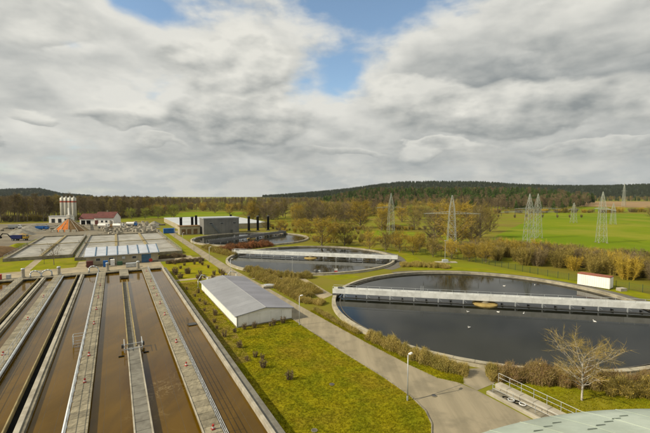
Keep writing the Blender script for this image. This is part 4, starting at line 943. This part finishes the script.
# ------------------------------------------------------------------ vegetation
M['hedgemix']=mat('leafless_hedge', (0.30,0.225,0.085), (0.235,0.15,0.065), 0.7, 0.9, island=0.4)
def np_mesh(name, verts, nper, mats, mis=None, smooth=False):
    """mesh of separate nper-gons from an (N*nper,3) array"""
    me=bpy.data.meshes.new(name); nf=len(verts)//nper
    me.vertices.add(len(verts)); me.vertices.foreach_set('co', np.asarray(verts,dtype=np.float32).ravel())
    me.loops.add(nf*nper); me.loops.foreach_set('vertex_index', np.arange(nf*nper,dtype=np.int32))
    me.polygons.add(nf); me.polygons.foreach_set('loop_start', np.arange(0,nf*nper,nper,dtype=np.int32))
    for m in mats: me.materials.append(m)
    if mis is not None: me.polygons.foreach_set('material_index', np.asarray(mis,dtype=np.int32))
    me.update(); me.validate(); return me
def unit(a): return a/np.maximum(np.linalg.norm(a,axis=1,keepdims=True),1e-9)
def blades(p, d, L, w, rng):
    """thin triangles: base point p, direction d, length L, width w"""
    n=len(p); d=unit(d); side=unit(np.cross(d, rng.normal(size=(n,3))))*np.reshape(w,(-1,1))*0.5
    v=np.empty((n,3,3)); v[:,0]=p-side; v[:,1]=p+side; v[:,2]=p+d*np.reshape(L,(-1,1)); return v.reshape(-1,3)
def flakes(p, s, rng, droop=0.0):
    n=len(p); a=unit(rng.normal(size=(n,3))); b=unit(np.cross(a, rng.normal(size=(n,3)))); s=np.reshape(s,(-1,1))
    v=np.empty((n,3,3)); v[:,0]=p-a*s; v[:,1]=p+a*s*0.6+b*s*0.7; v[:,2]=p+a*s*0.5-b*s*0.8; return v.reshape(-1,3)
def grow(rng, h, spread, nlimb, nsub, ntwig, tr, up=0.5, z0=0.25, twl=1.0, tww=0.05, limb_n=5, shape='round', bend=0.08):
    """trunk, limbs, sub-branches and twig blades of a leafless tree. Returns trunk MB, limb MB, twig verts, twig origins"""
    T, L = MB(), MB(); tw_p=[]; tw_d=[]
    pts=[Vector((0,0,-0.15))]
    k=6
    for i in range(1,k+1): pts.append(Vector((rng.normal()*bend*h*0.12, rng.normal()*bend*h*0.12, h*0.86*i/k)))
    rad=lambda z: tr*(1-0.88*min(1,max(0,z/(h*0.86))))
    for a,b in zip(pts[:-1],pts[1:]): T.tube(a,b,rad(a.z),rad(b.z),7,False)
    def at(z):
        z=max(0,min(h*0.859,z)); i=min(k-1,int(z/(h*0.86)*k)); f=z/(h*0.86)*k-i; return pts[i].lerp(pts[i+1],f)
    for i in range(nlimb):
        f=z0+(0.97-z0)*(i+rng.random()*0.6)/nlimb; p=at(f*h*0.86); az_=i*2.4+rng.normal()*0.4
        g=(f-z0)/(1-z0)
        if shape=='round': ll=spread*(0.55+0.75*math.sin(math.pi*min(1,0.18+0.72*g)))*rng.uniform(0.8,1.15)
        elif shape=='tall': ll=spread*(1.0-0.55*g)*rng.uniform(0.75,1.2)
        else: ll=spread*rng.uniform(0.8,1.1)
        u_=up+0.5*g+rng.normal()*0.12
        d=Vector((math.cos(az_),math.sin(az_),u_)).normalized(); r0=rad(p.z)*0.5+0.01
        q=[p]; 
        for s in range(3):
            d=(d+Vector((rng.normal()*.16,rng.normal()*.16,rng.normal()*.1+0.12))).normalized(); q.append(q[-1]+d*ll/3)
        for s in range(3): L.tube(q[s],q[s+1],r0*(1-s*0.3),r0*(1-(s+1)*0.3),limb_n,False)
        for j in range(nsub):
            f2=rng.uniform(0.25,1.0); s=min(2,int(f2*3)); b0=q[s].lerp(q[s+1],f2*3-s)
            d2=(d+Vector((rng.normal()*.75,rng.normal()*.75,rng.normal()*.5+0.1))).normalized(); l2=ll*rng.uniform(0.25,0.5)
            b1=b0+d2*l2; L.tube(b0,b1,r0*0.32,r0*0.12,3,False)
            for m in range(ntwig):
                o=b0.lerp(b1,rng.uniform(0.1,1.0)); tw_p.append(o); tw_d.append(d2+Vector((rng.normal()*.7,rng.normal()*.7,rng.normal()*.55+0.12)))
    tw_p=np.array(tw_p); tw_d=np.array(tw_d); n=len(tw_p)
    return T,L,blades(tw_p,tw_d,twl*rng.uniform(0.5,1.4,n),np.full(n,tww),rng),tw_p
def tree_meshes(name, seed, trunk_m, crown_m, leaf=0, leafs=0.15, **kw):
    rng=np.random.default_rng(seed); T,L,tw,tp=grow(rng,**kw)
    parts=[tw]; mats=[crown_m,trunk_m]
    if leaf:
        idx=rng.integers(0,len(tp),leaf); parts.append(flakes(tp[idx]+rng.normal(size=(leaf,3))*kw.get('twl',1.0)*0.42, leafs*rng.uniform(0.6,1.4,leaf), rng))
    tv=np.concatenate(parts); nt=len(tv)//3
    # crown mesh = twigs + limbs (limbs as triangles)
    lv=[]; 
    for f in L.f:
        for i in range(1,len(f)-1): lv += [L.v[f[0]],L.v[f[i]],L.v[f[i+1]]]
    lv=np.array(lv); allv=np.concatenate([tv,lv]); mis=np.concatenate([np.zeros(nt),np.ones(len(lv)//3)])
    crown=np_mesh('crown',allv,3,mats,mis); trunk=T.mesh('trunk',[trunk_m],True)
    tv2=[]
    for f in T.f:
        for i in range(1,len(f)-1): tv2 += [T.v[f[0]],T.v[f[i]],T.v[f[i+1]]]
    joined=np_mesh(name,np.concatenate([allv,np.array(tv2)]),3,mats,np.concatenate([mis,np.ones(len(tv2)//3)]))
    return trunk,crown,joined
def conifer_mesh(name, seed, h, r, n, m_needle, m_trunk):
    rng=np.random.default_rng(seed); z=h*(0.16+0.84*(1-np.sqrt(rng.random(n)))); k=(1-(z/h-0.16)/0.84)
    rad=r*(0.12+0.88*k)*np.sqrt(rng.uniform(0.25,1,n))*(0.8+0.25*np.sin(z*3.0)); a=rng.uniform(0,2*np.pi,n)
    p=np.c_[rad*np.cos(a),rad*np.sin(a),z]; d=np.c_[np.cos(a),np.sin(a),rng.normal(size=n)*0.3-0.25]
    v=blades(p,d,rng.uniform(0.7,1.5,n)*r*0.36,np.full(n,r*0.20),rng)
    T=MB(); T.tube((0,0,-0.3),(0,0,h*0.95),0.22,0.03,6,False); tv=[]
    for f in T.f:
        for i in range(1,len(f)-1): tv += [T.v[f[0]],T.v[f[i]],T.v[f[i+1]]]
    return T.mesh('trunk',[m_trunk],True), np_mesh('crown',v,3,[m_needle]), np_mesh(name,np.concatenate([v,np.array(tv)]),3,[m_needle,m_trunk],np.concatenate([np.zeros(len(v)//3),np.ones(len(tv)//3)]))
def shrub_mesh(name, seed, h, w, n, m, stems=14, wid=0.03, ln=0.7, m2=None):
    """many upright stems with twig blades"""
    rng=np.random.default_rng(seed); P=[];D=[];LN=[];W=[]
    for i in range(stems):
        a=rng.uniform(0,2*np.pi); rr=w*0.42*math.sqrt(rng.random()); b=np.array([rr*math.cos(a)*0.5,rr*math.sin(a)*0.5,-0.05]); hh=h*rng.uniform(0.65,1.0)
        tip=np.array([rr*math.cos(a)*1.15,rr*math.sin(a)*1.15,hh]); P.append(b); D.append(tip-b); LN.append(np.linalg.norm(tip-b)); W.append(wid*2.2)
        k=n//stems; f=rng.uniform(0.12,0.95,k)[:,None]; o=b+(tip-b)*f
        P+=list(o); D+=list((tip-b)/np.linalg.norm(tip-b)*0.8+rng.normal(size=(k,3))*0.65); LN+=list(ln*rng.uniform(0.4,1.2,k)); W+=list(np.full(k,wid))
    P=np.array(P);D=np.array(D); return np_mesh(name,blades(P,D,np.array(LN),np.array(W),rng),3,[m])

# prototype meshes
bare=[tree_meshes('woodland_tree',20+i,M['trunkgrey'],M['twigbrown'] if i<3 else M['twigolive'],leaf=260 if i==3 else 0,leafs=0.22,h=22,spread=5.2,nlimb=22,nsub=8,ntwig=11,tr=0.32,up=0.75,z0=0.28,twl=1.5,tww=0.085,limb_n=3,shape='tall') for i in range(4)]
willow=[tree_meshes('willow_tree',40+i,M['trunkgrey'],[M['twigyel'],M['twigolive'],M['twigbrown']][i],leaf=1200,leafs=0.10,h=14,spread=5.6,nlimb=36,nsub=12,ntwig=13,tr=0.36,up=0.55,z0=0.03,twl=1.5,tww=0.05,limb_n=3) for i in range(3)]
budtree=[tree_meshes('budding_tree',60+i,M['trunkgrey'],M['bud'],leaf=3000,leafs=0.15,h=12,spread=4.6,nlimb=26,nsub=9,ntwig=10,tr=0.26,up=0.4,z0=0.08,twl=0.9,tww=0.07,limb_n=3) for i in range(2)]
conif=[conifer_mesh('conifer_tree',80+i,20,3.2,900,M['conifer'],M['trunkgrey']) for i in range(3)]
farcon=[conifer_mesh('far_conifer',90+i,16,4.2,420,M['farconifer'],M['trunkgrey']) for i in range(2)]
shrubs=[shrub_mesh('crown',100+i,4.6,5.0,3200,[M['twigolive'],M['twigbrown'],M['twigyel']][i%3],40,0.045,0.9) for i in range(4)]
wbush=[tree_meshes('willow_bush',120+i,M['trunkgrey'],[M['twigyel'],M['twigolive'],M['twigyel']][i],leaf=400,leafs=0.08,h=7,spread=3.2,nlimb=30,nsub=10,ntwig=12,tr=0.14,up=0.8,z0=0.03,twl=0.95,tww=0.04,limb_n=3) for i in range(3)]
vr=random.Random(11)
def plant_tree(name,lab,cat,meshes,x,y,h,h0,wf=1.0,group=None,z=0.0):
    t=thing(name,lab,cat,(x,y,z),vr.uniform(0,6.28),group); s=h/h0; t.scale=(s*wf,s*wf,s)
    link('trunk',meshes[0],t); link('crown',meshes[1],t); return t
WIL=[(56.2,163.5,17.2,22.3),(81.3,198.0,15.7,17.8),(50.4,174.1,13.7,14.7),(24.1,260.2,17.2,24),(7.9,297.6,15.7,20),(-11.0,320.6,16.1,20),(44.1,277.7,14.6,19.0),(-27.0,379.1,14.0,20),(-48.3,320.6,14.4,20),(-68.9,347.4,14.7,18),(101.0,231.2,12.2,13.4),(16.9,320.6,12.7,20),(65.2,320.6,11.8,18.3),(87.2,347.4,11.9,19),(-44.1,397.2,13.6,19),(-110.2,439.1,11.6,17),(-142.6,490.9,11.7,18),(66,170,14,14),(36,240,12,15),(58,246,11,14),(-4,268,12,14),(76,250,11,14),(-20,290,11,13)]
for i,(x,y,h,wd) in enumerate(WIL):
    lab='big spreading yellow willow around the pylon beyond the clarifiers' if i==0 else ('%s leafless %s willow in the meadows beyond the clarifiers' % ('tall' if h>15 else 'middling' if h>12.5 else 'low', ('golden','olive','brown')[i%3]))
    plant_tree('willow_tree',lab,'tree',willow[i%3 if i else 0],x,y,h,14.0,(wd/h)*0.92,'willows in the meadows')
BUS=[(-1.3,164.5,10.1,16.0),(8.6,166.9,9.0,12.9),(-12.5,226,7.0,12.0),(18,152,6.3,7.5),(24,149,6.8,7.3),(29,146.5,7.0,8.0),(33,141,6.0,7.8),(39,136,5.8,7.6),(44,131,5.6,7),(48.5,126.5,5.0,6.6),(19.4,172,7.0,8),(53,124,5.4,7),(-28.3,241,5.6,10.0),(-38.9,249,5.2,9.0),(-18,240,6,9),(4,176,7,9),(30,160,6,8),(38,152,6,8)]
for i,(x,y,h,wd) in enumerate(BUS): plant_tree('willow_bush',('golden','olive brown','bright yellow')[i%3]+' willow bush along the fence beyond the clarifiers','bush',wbush[i%3],x,y,h,7.0,(wd/h)*0.92,'willow bushes along the fence')
for i in range(46):
    x=vr.uniform(-330,60); y=vr.uniform(430,600)
    if -200<x<-85 and y<540: y=vr.uniform(545,620)
    k=vr.random(); h=vr.uniform(9,14)
    if k<0.45: plant_tree('budding_tree','pale green budding tree in the far tree belt','tree',budtree[i%2],x,y,h,12,vr.uniform(0.9,1.2),'budding trees of the far belt')
    else: plant_tree('willow_tree','leafless willow in the far tree belt','tree',willow[i%3],x,y,h,14,vr.uniform(1.0,1.3),'leafless willows of the far belt')
for i in range(16):
    x=vr.uniform(-20,160); y=vr.uniform(400,520); plant_tree('budding_tree','budding tree on the meadow before the wooded rise','tree',budtree[i%2],x,y,vr.uniform(8,12),12,vr.uniform(0.9,1.3),'budding trees on the meadow')
for i,(x,y) in enumerate(((-172,362),(-164,372),(-180,352),(-158,390),(-150,376))): plant_tree('budding_tree','green budding tree behind the red roofed workshop','tree',budtree[i%2],x,y,vr.uniform(9,12),12,1.15,'green trees behind the workshop')
# woodland edge on the left
WL=[(-330,296),(-262,318),(-228,338),(-205,360),(-196,400),(-214,460),(-250,545),(-215,580)]
cnt=0
for a,b in zip(WL[:-1],WL[1:]):
    L=math.dist(a,b); k=int(L/4.2)
    for i in range(k):
        f=(i+vr.random()*0.7)/k; x=a[0]+(b[0]-a[0])*f+vr.uniform(-4,4)-2; y=a[1]+(b[1]-a[1])*f+vr.uniform(-3,6)
        plant_tree('woodland_tree','tall leafless tree at the edge of the wood behind the silos','tree',bare[vr.randrange(4)],x,y,vr.uniform(22.5,27)*(1 if y<345 else 0.8),22,vr.uniform(0.85,1.15),'edge trees of the wood behind the silos'); cnt+=1

# scattered stuff through geometry nodes
def scatter(name, pts, scl, meshes, lab, cat, seed=0, parent_label=None):
    pc=bpy.data.collections.new(name+'_source')
    for i,me in enumerate(meshes): pc.objects.link(bpy.data.objects.new(name+'_item',me))
    me=bpy.data.meshes.new(name); me.from_pydata([tuple(p) for p in pts],[],[])
    at=me.attributes.new('sc','FLOAT','POINT'); at.data.foreach_set('value',np.asarray(scl,dtype=np.float32))
    o=link(name,me); tag(o,lab,cat,None,'stuff')
    ng=bpy.data.node_groups.new(name+'_scatter','GeometryNodeTree')
    ng.interface.new_socket('Geometry',in_out='INPUT',socket_type='NodeSocketGeometry'); ng.interface.new_socket('Geometry',in_out='OUTPUT',socket_type='NodeSocketGeometry')
    N=ng.nodes; Lk=ng.links
    gi=N.new('NodeGroupInput'); go=N.new('NodeGroupOutput'); m2p=N.new('GeometryNodeMeshToPoints'); iop=N.new('GeometryNodeInstanceOnPoints'); ci=N.new('GeometryNodeCollectionInfo')
    ci.inputs['Collection'].default_value=pc; ci.inputs['Separate Children'].default_value=True; ci.inputs['Reset Children'].default_value=True
    iop.inputs['Pick Instance'].default_value=True
    rv=N.new('FunctionNodeRandomValue'); rv.data_type='FLOAT_VECTOR'; rv.inputs[0].default_value=(-0.04,-0.04,0); rv.inputs[1].default_value=(0.04,0.04,6.283); rv.inputs['Seed'].default_value=seed
    na=N.new('GeometryNodeInputNamedAttribute'); na.data_type='FLOAT'; na.inputs['Name'].default_value='sc'
    Lk.new(gi.outputs[0],m2p.inputs[0]); Lk.new(m2p.outputs[0],iop.inputs['Points']); Lk.new(ci.outputs[0],iop.inputs['Instance']); Lk.new(rv.outputs[0],iop.inputs['Rotation']); Lk.new(na.outputs[0],iop.inputs['Scale']); Lk.new(iop.outputs[0],go.inputs[0])
    md=o.modifiers.new('scatter','NODES'); md.node_group=ng; return o
nr=np.random.default_rng(5)
def wood(name, lab, n, xr, yr, test, smin, smax, meshes, seed):
    P=[];S=[]; tries=0
    while len(P)<n and tries<n*30:
        tries+=1
        x=nr.uniform(*xr); y=nr.uniform(*yr)
        if test(x,y): P.append((x,y,height(x,y)-0.1)); S.append(nr.uniform(smin,smax))
    return scatter(name,P,S,meshes,lab,'wood',seed)
def inpoly(x,y,poly):
    c=False; j=len(poly)-1
    for i in range(len(poly)):
        xi,yi=poly[i]; xj,yj=poly[j]
        if (yi>y)!=(yj>y) and x<(xj-xi)*(y-yi)/(yj-yi)+xi: c=not c
        j=i
    return c
LW=WL+[(-500,760),(-800,520),(-560,300)]
wood('woodland','dense leafless wood behind the silos',1500,(-800,-190),(290,760),lambda x,y: inpoly(x,y,LW),0.8,1.1,[b[2] for b in bare],1)
wood('distant_woodland','far belt of leafless woods across the plain',1500,(-1300,420),(760,1350),lambda x,y: y>760 and (x<-30 or y>1000) and not(-230<x<-110 and y<760),0.7,0.95,[bare[3][2],bare[0][2],willow[2][2],bare[1][2]],2)
def rise(x,y): return inpoly(x,y,[(30,560),(150,532),(330,548),(430,620),(640,900),(620,1100),(60,1100),(-20,800)])
wood('rise_woodland','bare deciduous trees covering the front of the wooded rise',900,(-20,640),(530,760),lambda x,y: rise(x,y) and y<690,0.65,0.9,[bare[0][2],bare[1][2],bare[2][2],conif[1][2]],3)
wood('conifer_forest','green conifer forest on the wooded rise',1900,(-20,640),(600,1100),lambda x,y: rise(x,y) and y>620,0.75,1.05,[conif[0][2],conif[1][2],conif[2][2],conif[0][2],conif[1][2],bare[0][2]],4)
wood('ridge_forest','dark forest on the far hills',9000,(-3200,4200),(1450,2900),lambda x,y: abs(x)<y*1.0+200 and height(x,y)>12,0.8,1.25,[f[2] for f in farcon],5)
wood('field_wood','low wood beyond the ploughed field',700,(420,1700),(1150,1420),lambda x,y: x>y*0.35,0.6,0.9,[bare[0][2],bare[3][2],conif[1][2]],6)
P=[];S=[]
for a,b in zip(WL[:-1],WL[1:]):
    for i in range(int(math.dist(a,b)/1.1)):
        f=nr.random(); d_=nr.uniform(-1,24); x=a[0]+(b[0]-a[0])*f-d_*0.45; y=a[1]+(b[1]-a[1])*f+d_*0.9; P.append((x,y,-0.1)); S.append(nr.uniform(0.6,1.5))
scatter('undergrowth',P,S,shrubs[:2]+[shrubs[3]],'brown undergrowth along the edge of the wood behind the silos','undergrowth',31)
# shrub belt between fence and field
belt=[]
for i in range(400):
    f=vr.random(); x0=44+f*60; y0=140-f*78+0; off=vr.uniform(4,30)
    x=x0+off*0.82+vr.uniform(-2,2); y=y0+off*0.55+vr.uniform(-2,2)
    if x>y*1.02: continue
    if all(math.hypot(x-a,y-b)>2.9 for a,b in belt) and math.hypot(x-66,y-90)>6.5: belt.append((x,y))
    if len(belt)>=130: break
for i,(x,y) in enumerate(belt):
    t=thing('field_shrub',('olive','dull brown','golden yellow','loose olive')[i%4]+' leafless shrub in the belt between fence and field','shrub',(x,y,0),vr.uniform(0,6.28),'brown shrubs between fence and field'); s=vr.uniform(0.95,1.4); t.scale=(s*1.1,s*1.1,s)
    link('crown',shrubs[i%4],t)
for i in range(46):                                  # hedgerow across the far edge of the field
    f=i/45; x=205+f*330+vr.uniform(-6,6); y=478+f*52+vr.uniform(-8,8)
    t=thing('hedgerow_shrub','brown shrub in the hedgerow at the far edge of the field','shrub',(x,y,0),vr.uniform(0,6.28),'hedgerow shrubs of the far field edge'); s=vr.uniform(0.8,1.7); t.scale=(s*1.6,s*1.6,s); link('crown',shrubs[i%4],t)
P=[];S=[]
for i in range(9000):
    x=nr.uniform(-140,190); y=nr.uniform(330,545)
    cl=math.sin(x*0.045+1.3)+math.sin(y*0.06+x*0.02)+math.sin(x*0.021-y*0.033+2)
    if cl>0.25 and x/y<0.42+0.0*y and not (x>55 and y<400 and x/y>0.2) and len(P)<330 and x/y>-0.20: P.append((x,y,height(x,y)-0.1)); S.append(nr.uniform(0.5,0.95))
scatter('tree_belt',P,S,[willow[0][2],willow[2][2],budtree[0][2],willow[1][2],bare[3][2]],'mixed golden tree belt between the meadows and the wooded rise','tree belt',21)
P=[];S=[]
SC=[(24,166),(47,146),(60,124),(84,112),(88,150),(74,196),(96,226),(70,262),(0,285),(-45,275),(-30,235),(-5,215),(-6,180)]
for i in range(6000):
    x=nr.uniform(-45,100); y=nr.uniform(110,290)
    if not inpoly(x,y,SC) or (20<x<68 and 200<y<242): continue
    cl=math.sin(x*0.13+y*0.05)+math.sin(y*0.11-x*0.04+1)
    if cl>-0.3 and len(P)<330: P.append((x,y,-0.05)); S.append(nr.uniform(0.3,0.7))
scatter('scrub',P,S,shrubs,'rough golden scrub on the meadow beyond the clarifiers','scrub',22)
P=[];S=[]
for i in range(3000):
    x=nr.uniform(-260,-60); y=nr.uniform(395,640)
    if inpoly(x,y,[(-196,395),(-170,395),(-205,540),(-120,556),(-75,470),(-60,640),(-240,640),(-245,560),(-206,470)]) and len(P)<260: P.append((x,y,-0.1)); S.append(nr.uniform(0.4,0.8))
scatter('tree_belt',P,S,[willow[2][2],bare[3][2],willow[0][2],bare[0][2]],'brown tree belt around the far meadow behind the long hall','tree belt',23)
for x,y in ((320,345),(332,352),(312,362),(345,340)): plant_tree('willow_tree','leafless tree group on the green field beyond the lone pylon','tree',willow[1],x,y,vr.uniform(9,12),14,1.1,'trees on the open field')
for i in range(9): 
    x=150+i*14+vr.uniform(-3,3); y=386+vr.uniform(-6,6)
    t=thing('field_bush','small dark bush standing in a row on the green field','bush',(x,y,0),vr.uniform(0,6.28),'dark bushes in a row on the field'); t.scale=(0.55,0.55,0.75); link('crown',shrubs[1],t)

# hedges beside the road and behind the ramp
def hedge(name,lab,pts,w_,h,n,m,seed,m2=None,ln=0.55,wid=0.03):
    rng=np.random.default_rng(seed); t=thing(name,lab,'hedge',(0,0,0),GA)
    seg=np.array(pts,dtype=float); d=np.diff(seg,axis=0); L=np.linalg.norm(d,axis=1); cum=np.r_[0,np.cumsum(L)]
    def sample(k):
        q=rng.uniform(0,cum[-1],k); i=np.clip(np.searchsorted(cum,q)-1,0,len(L)-1); f=(q-cum[i])/L[i]; c=seg[i]+d[i]*f[:,None]
        nrm=np.c_[-d[i][:,1],d[i][:,0]]/L[i][:,None]; off=rng.uniform(-0.5,0.5,k)*w_; 
        ed=np.clip(np.minimum(q,cum[-1]-q)/(0.9*h),0,1); cl=np.sin(q*2.9+2*np.sin(q*0.7)+off*1.5)*0.13+np.sin(q*1.13+1.7)*0.14+np.sin(q*6.1+off*4)*0.07
        hh=h*(0.80+cl+rng.normal(size=k)*0.07)*(1-0.55*np.abs(off/w_*2)**2.5)*(0.45+0.55*np.sqrt(ed))
        off=off*(1+0.25*np.sin(q*2.9+2*np.sin(q*0.7)))
        return c+nrm*off[:,None], hh
    k=n//9; c,hh=sample(k); b=np.c_[c,np.full(k,-0.03)]; dd=np.c_[rng.normal(size=(k,2))*0.14,np.ones(k)]
    link('stems',np_mesh('stems',blades(b,dd,hh*rng.uniform(0.8,1.08,k),np.full(k,wid*1.3),rng),3,[m]),t)
    c,hh=sample(n); z=hh*np.sqrt(rng.uniform(0.02,0.95,n)); b=np.c_[c,z]; dd=np.c_[rng.normal(size=(n,2))*0.55,np.abs(rng.normal(size=n))*0.6+0.35]
    link('twigs',np_mesh('twigs',blades(b,dd,ln*rng.uniform(0.4,1.1,n),np.full(n,wid),rng),3,[m]),t)
    k2=n//3; c,hh=sample(k2); z=hh*rng.uniform(0.1,0.98,k2); link('leaves',np_mesh('leaves',flakes(np.c_[c,z],0.055*rng.uniform(0.6,1.5,k2),rng),3,[m2 or m]),t)
hedge('dry_hedge','dry golden brown hedge between the road bend and the clarifier rim',[(33.8,47),(34.2,42),(35.0,37),(36.3,33),(37.4,31.2)],1.7,1.9,20000,M['drygrass'],1)
hedge('dry_hedge','low straggly brown growth on the stone bank of the clarifier',[(33.2,64),(33.1,57),(33.4,49)],0.9,0.8,5000,M['drygrass'],2)
hedge('leafless_hedge','tall reddish brown hedge behind the ramp and the young tree',[(39.5,29.2),(42.6,26.8),(46.5,23.6),(51,19.6),(57,14)],2.4,2.3,38000,M['hedgemix'],3,M['drygrass'])
hedge('dry_hedge','short golden bush at the hedge end behind the ramp',[(38.9,29.6),(40.4,28.6)],1.8,2.4,6000,M['drygrass'],4)
hedge('leafless_hedge','golden twiggy thicket at the digester end of the tall hedge',[(47.5,21.2),(51.5,17.6),(56,12)],2.2,2.2,16000,M['drygrass'],14,M['twigyel'])
hedge('shrub_thicket','dry yellow shrub thicket between the road and the shed side clarifier',[(33.4,100),(34.2,90),(34.8,80),(35.5,72)],3.6,1.9,30000,M['drygrass'],5,M['twigyel'],0.7,0.04)
hedge('shrub_thicket','yellow brown shrubs around the rim of the middle clarifier',[(33.5,108),(36.5,98),(41,92),(46,90)],2.6,1.9,18000,M['drygrass'],6,M['twigyel'],0.7,0.04)
hedge('shrub_thicket','yellow brown shrubs beside the pump path',[(36.8,88),(38.5,80),(38.8,74)],3.2,2.0,16000,M['drygrass'],7,M['twigyel'],0.7,0.04)
hedge('shrub_thicket','low golden growth between the road and the bridge end of the near clarifier',[(33.4,71),(34.6,69),(36.6,66.5)],2.2,1.1,7000,M['drygrass'],15,M['twigyel'],0.5,0.035)
hedge('shrub_thicket','golden shrubs in front of the pump path by the road',[(33.2,82),(33.4,76),(33.6,71)],1.6,1.5,9000,M['drygrass'],16,M['twigyel'],0.6,0.035)
hedge('dogwood_thicket','reddish dogwood thicket between the two far clarifiers',[(35,150),(42,151),(50,155),(60,157)],5,2.8,16000,M['redtwig'],8,M['redtwig'],0.9,0.07)
hedge('shrub_thicket','golden shrubs along the road beside the far clarifier',[(33,164),(34,152),(36,142),(38,136)],3.0,1.9,12000,M['drygrass'],9,M['twigyel'],0.8,0.06)
hedge('shrub_thicket','golden grass on the gore between the clarifiers and the service path',[(78,92),(84,88),(89,82)],4.0,1.4,14000,M['drygrass'],10,M['twigyel'],0.7,0.05)
hedge('shrub_thicket','brown shrubs behind the cream building by the road',[(13,143.5),(18,143.5),(22,143.2)],2.2,1.5,7000,M['darkbush'],12,M['drygrass'],0.6,0.05)
hedge('shrub_thicket','brown shrub row between the basins and the road before the cream building',[(14,131.5),(20,131.8),(26,131.5)],1.6,1.3,7000,M['darkbush'],13,M['redtwig'],0.6,0.05)
# pruned bushes on the lawn
pb_=[shrub_mesh('twigs',200+i,0.85,0.8,420,M['darkbush'],12,0.035,0.28) for i in range(3)]
LB=[(16.1,45.4),(17.8,40.8),(16.8,47.7),(16.2,48.9),(14.9,48.4),(15.3,53.1),(14.5,58.4),(16.4,59.5),(18.2,60.2),(19.8,60.0),(22.4,59.6),(23.2,59.9),(24.9,60.0),(15.4,77.8),(14.8,85.2),(14.3,92.5),(14.6,66),(15.6,70),(14.4,73.5),(15.0,81),(14.2,62.5),(16.0,88)]
for i,(u,v) in enumerate(LB):
    t=gthing('pruned_bush','small pruned leafless bush on the lawn beside the basins','bush',u,v,0.012,'small pruned bushes on the lawn',vr.uniform(0,6)); s=vr.uniform(0.8,1.5); t.scale=(s,s,s); link('twigs',pb_[i%3],t)
for i in range(22):
    u=vr.uniform(13.5,26); v=vr.uniform(99,130)
    t=gthing('garden_shrub','low brown shrub in the garden beyond the shed','shrub',u,v,0.012,'brown shrubs beyond the shed',vr.uniform(0,6)); s=vr.uniform(1.2,2.4); t.scale=(s,s,s*0.9); link('twigs',pb_[i%3],t)
# bare trees on the small lawn by the settling basin
small_bare=tree_meshes('small_tree',300,M['trunkgrey'],M['twigbrown'],h=5.2,spread=1.9,nlimb=14,nsub=6,ntwig=7,tr=0.11,up=0.7,z0=0.3,twl=0.6,tww=0.04,limb_n=4)
plant_tree('small_tree','small leafless tree on the bright lawn before the settling basin','tree',small_bare,*XY(-17.5,147),6.0,5.2); plant_tree('small_tree','thin leafless tree beside the lawn path','tree',small_bare,*XY(-20.4,150),4.6,5.2,0.7)
# young birch by the ramp
by=tree_meshes('young_birch',310,M['birch'],M['twigyel2'],leaf=0,h=6.0,spread=2.7,nlimb=26,nsub=8,ntwig=16,tr=0.12,up=0.40,z0=0.26,twl=0.75,tww=0.017,limb_n=5,bend=0.05)
x,y=XY(43.4,21.3); t=thing('young_tree','young pale barked leafless tree on the lawn by the ramp','tree',(x,y,0.02),0.8); link('trunk',by[0],t); link('crown',by[1],t)

# grass tufts on the lawns
def tuft(seed):
    rng=np.random.default_rng(seed); n=9; p=np.c_[rng.normal(size=(n,2))*0.06,np.zeros(n)]; d=np.c_[rng.normal(size=(n,2))*0.5,np.ones(n)]
    return np_mesh('tuft',blades(p,d,rng.uniform(0.05,0.13,n),np.full(n,0.022),rng),3,[M['grassblade']])
tufts=[tuft(i) for i in range(4)]
P=[];S=[]
for i in range(70000):
    v=12+88*nr.random()**1.5; u=nr.uniform(12.7,float(np.interp(v,[21.4,22.8,24.4,26,28,31,36,44,62],[17.9,21.9,24.4,26.0,27.1,27.75,27.85,27.45,27.1])))
    if v<21.4: continue
    if v>61 and 17.2<u<27.4 and v<91.5: continue
    x,y=XY(u,v); P.append((x,y,0.012)); S.append(nr.uniform(0.6,1.5))
for i in range(7000):
    v=nr.uniform(30.3,64); u=nr.uniform(float(np.interp(v,[30.3,32.5,37,46,64],[35.1,33.6,33.0,32.5,32.1])),float(np.interp(v,[30.3,33,42,52,64],[35.4,38.2,35,33.6,34.4]))); x,y=XY(u,v); P.append((x,y,0.01)); S.append(nr.uniform(0.7,2.0))
for i in range(9000):
    u=nr.uniform(38.6,52); v=nr.uniform(10,27.5); x,y=XY(u,v); P.append((x,y,0.024)); S.append(nr.uniform(0.7,1.6))
scatter('grass',P,S,tufts,'short mossy lawn grass beside the basins and the road','grass',9)

# ------------------------------------------------------------------ thin haze over the whole valley
hz=bpy.data.materials.new('haze'); hz.use_nodes=True; ht=hz.node_tree; ht.nodes.clear()
pv=ht.nodes.new('ShaderNodeVolumePrincipled'); pv.inputs['Color'].default_value=(0.80,0.88,0.95,1); pv.inputs['Density'].default_value=0.000032; pv.inputs['Anisotropy'].default_value=0.2
ho=ht.nodes.new('ShaderNodeOutputMaterial'); ht.links.new(pv.outputs[0],ho.inputs['Volume'])
tag(MB().box(-7100,7100,-7100,7100,-2.0,150).build('haze',hz),'thin pale haze over the valley','haze',None,'stuff')
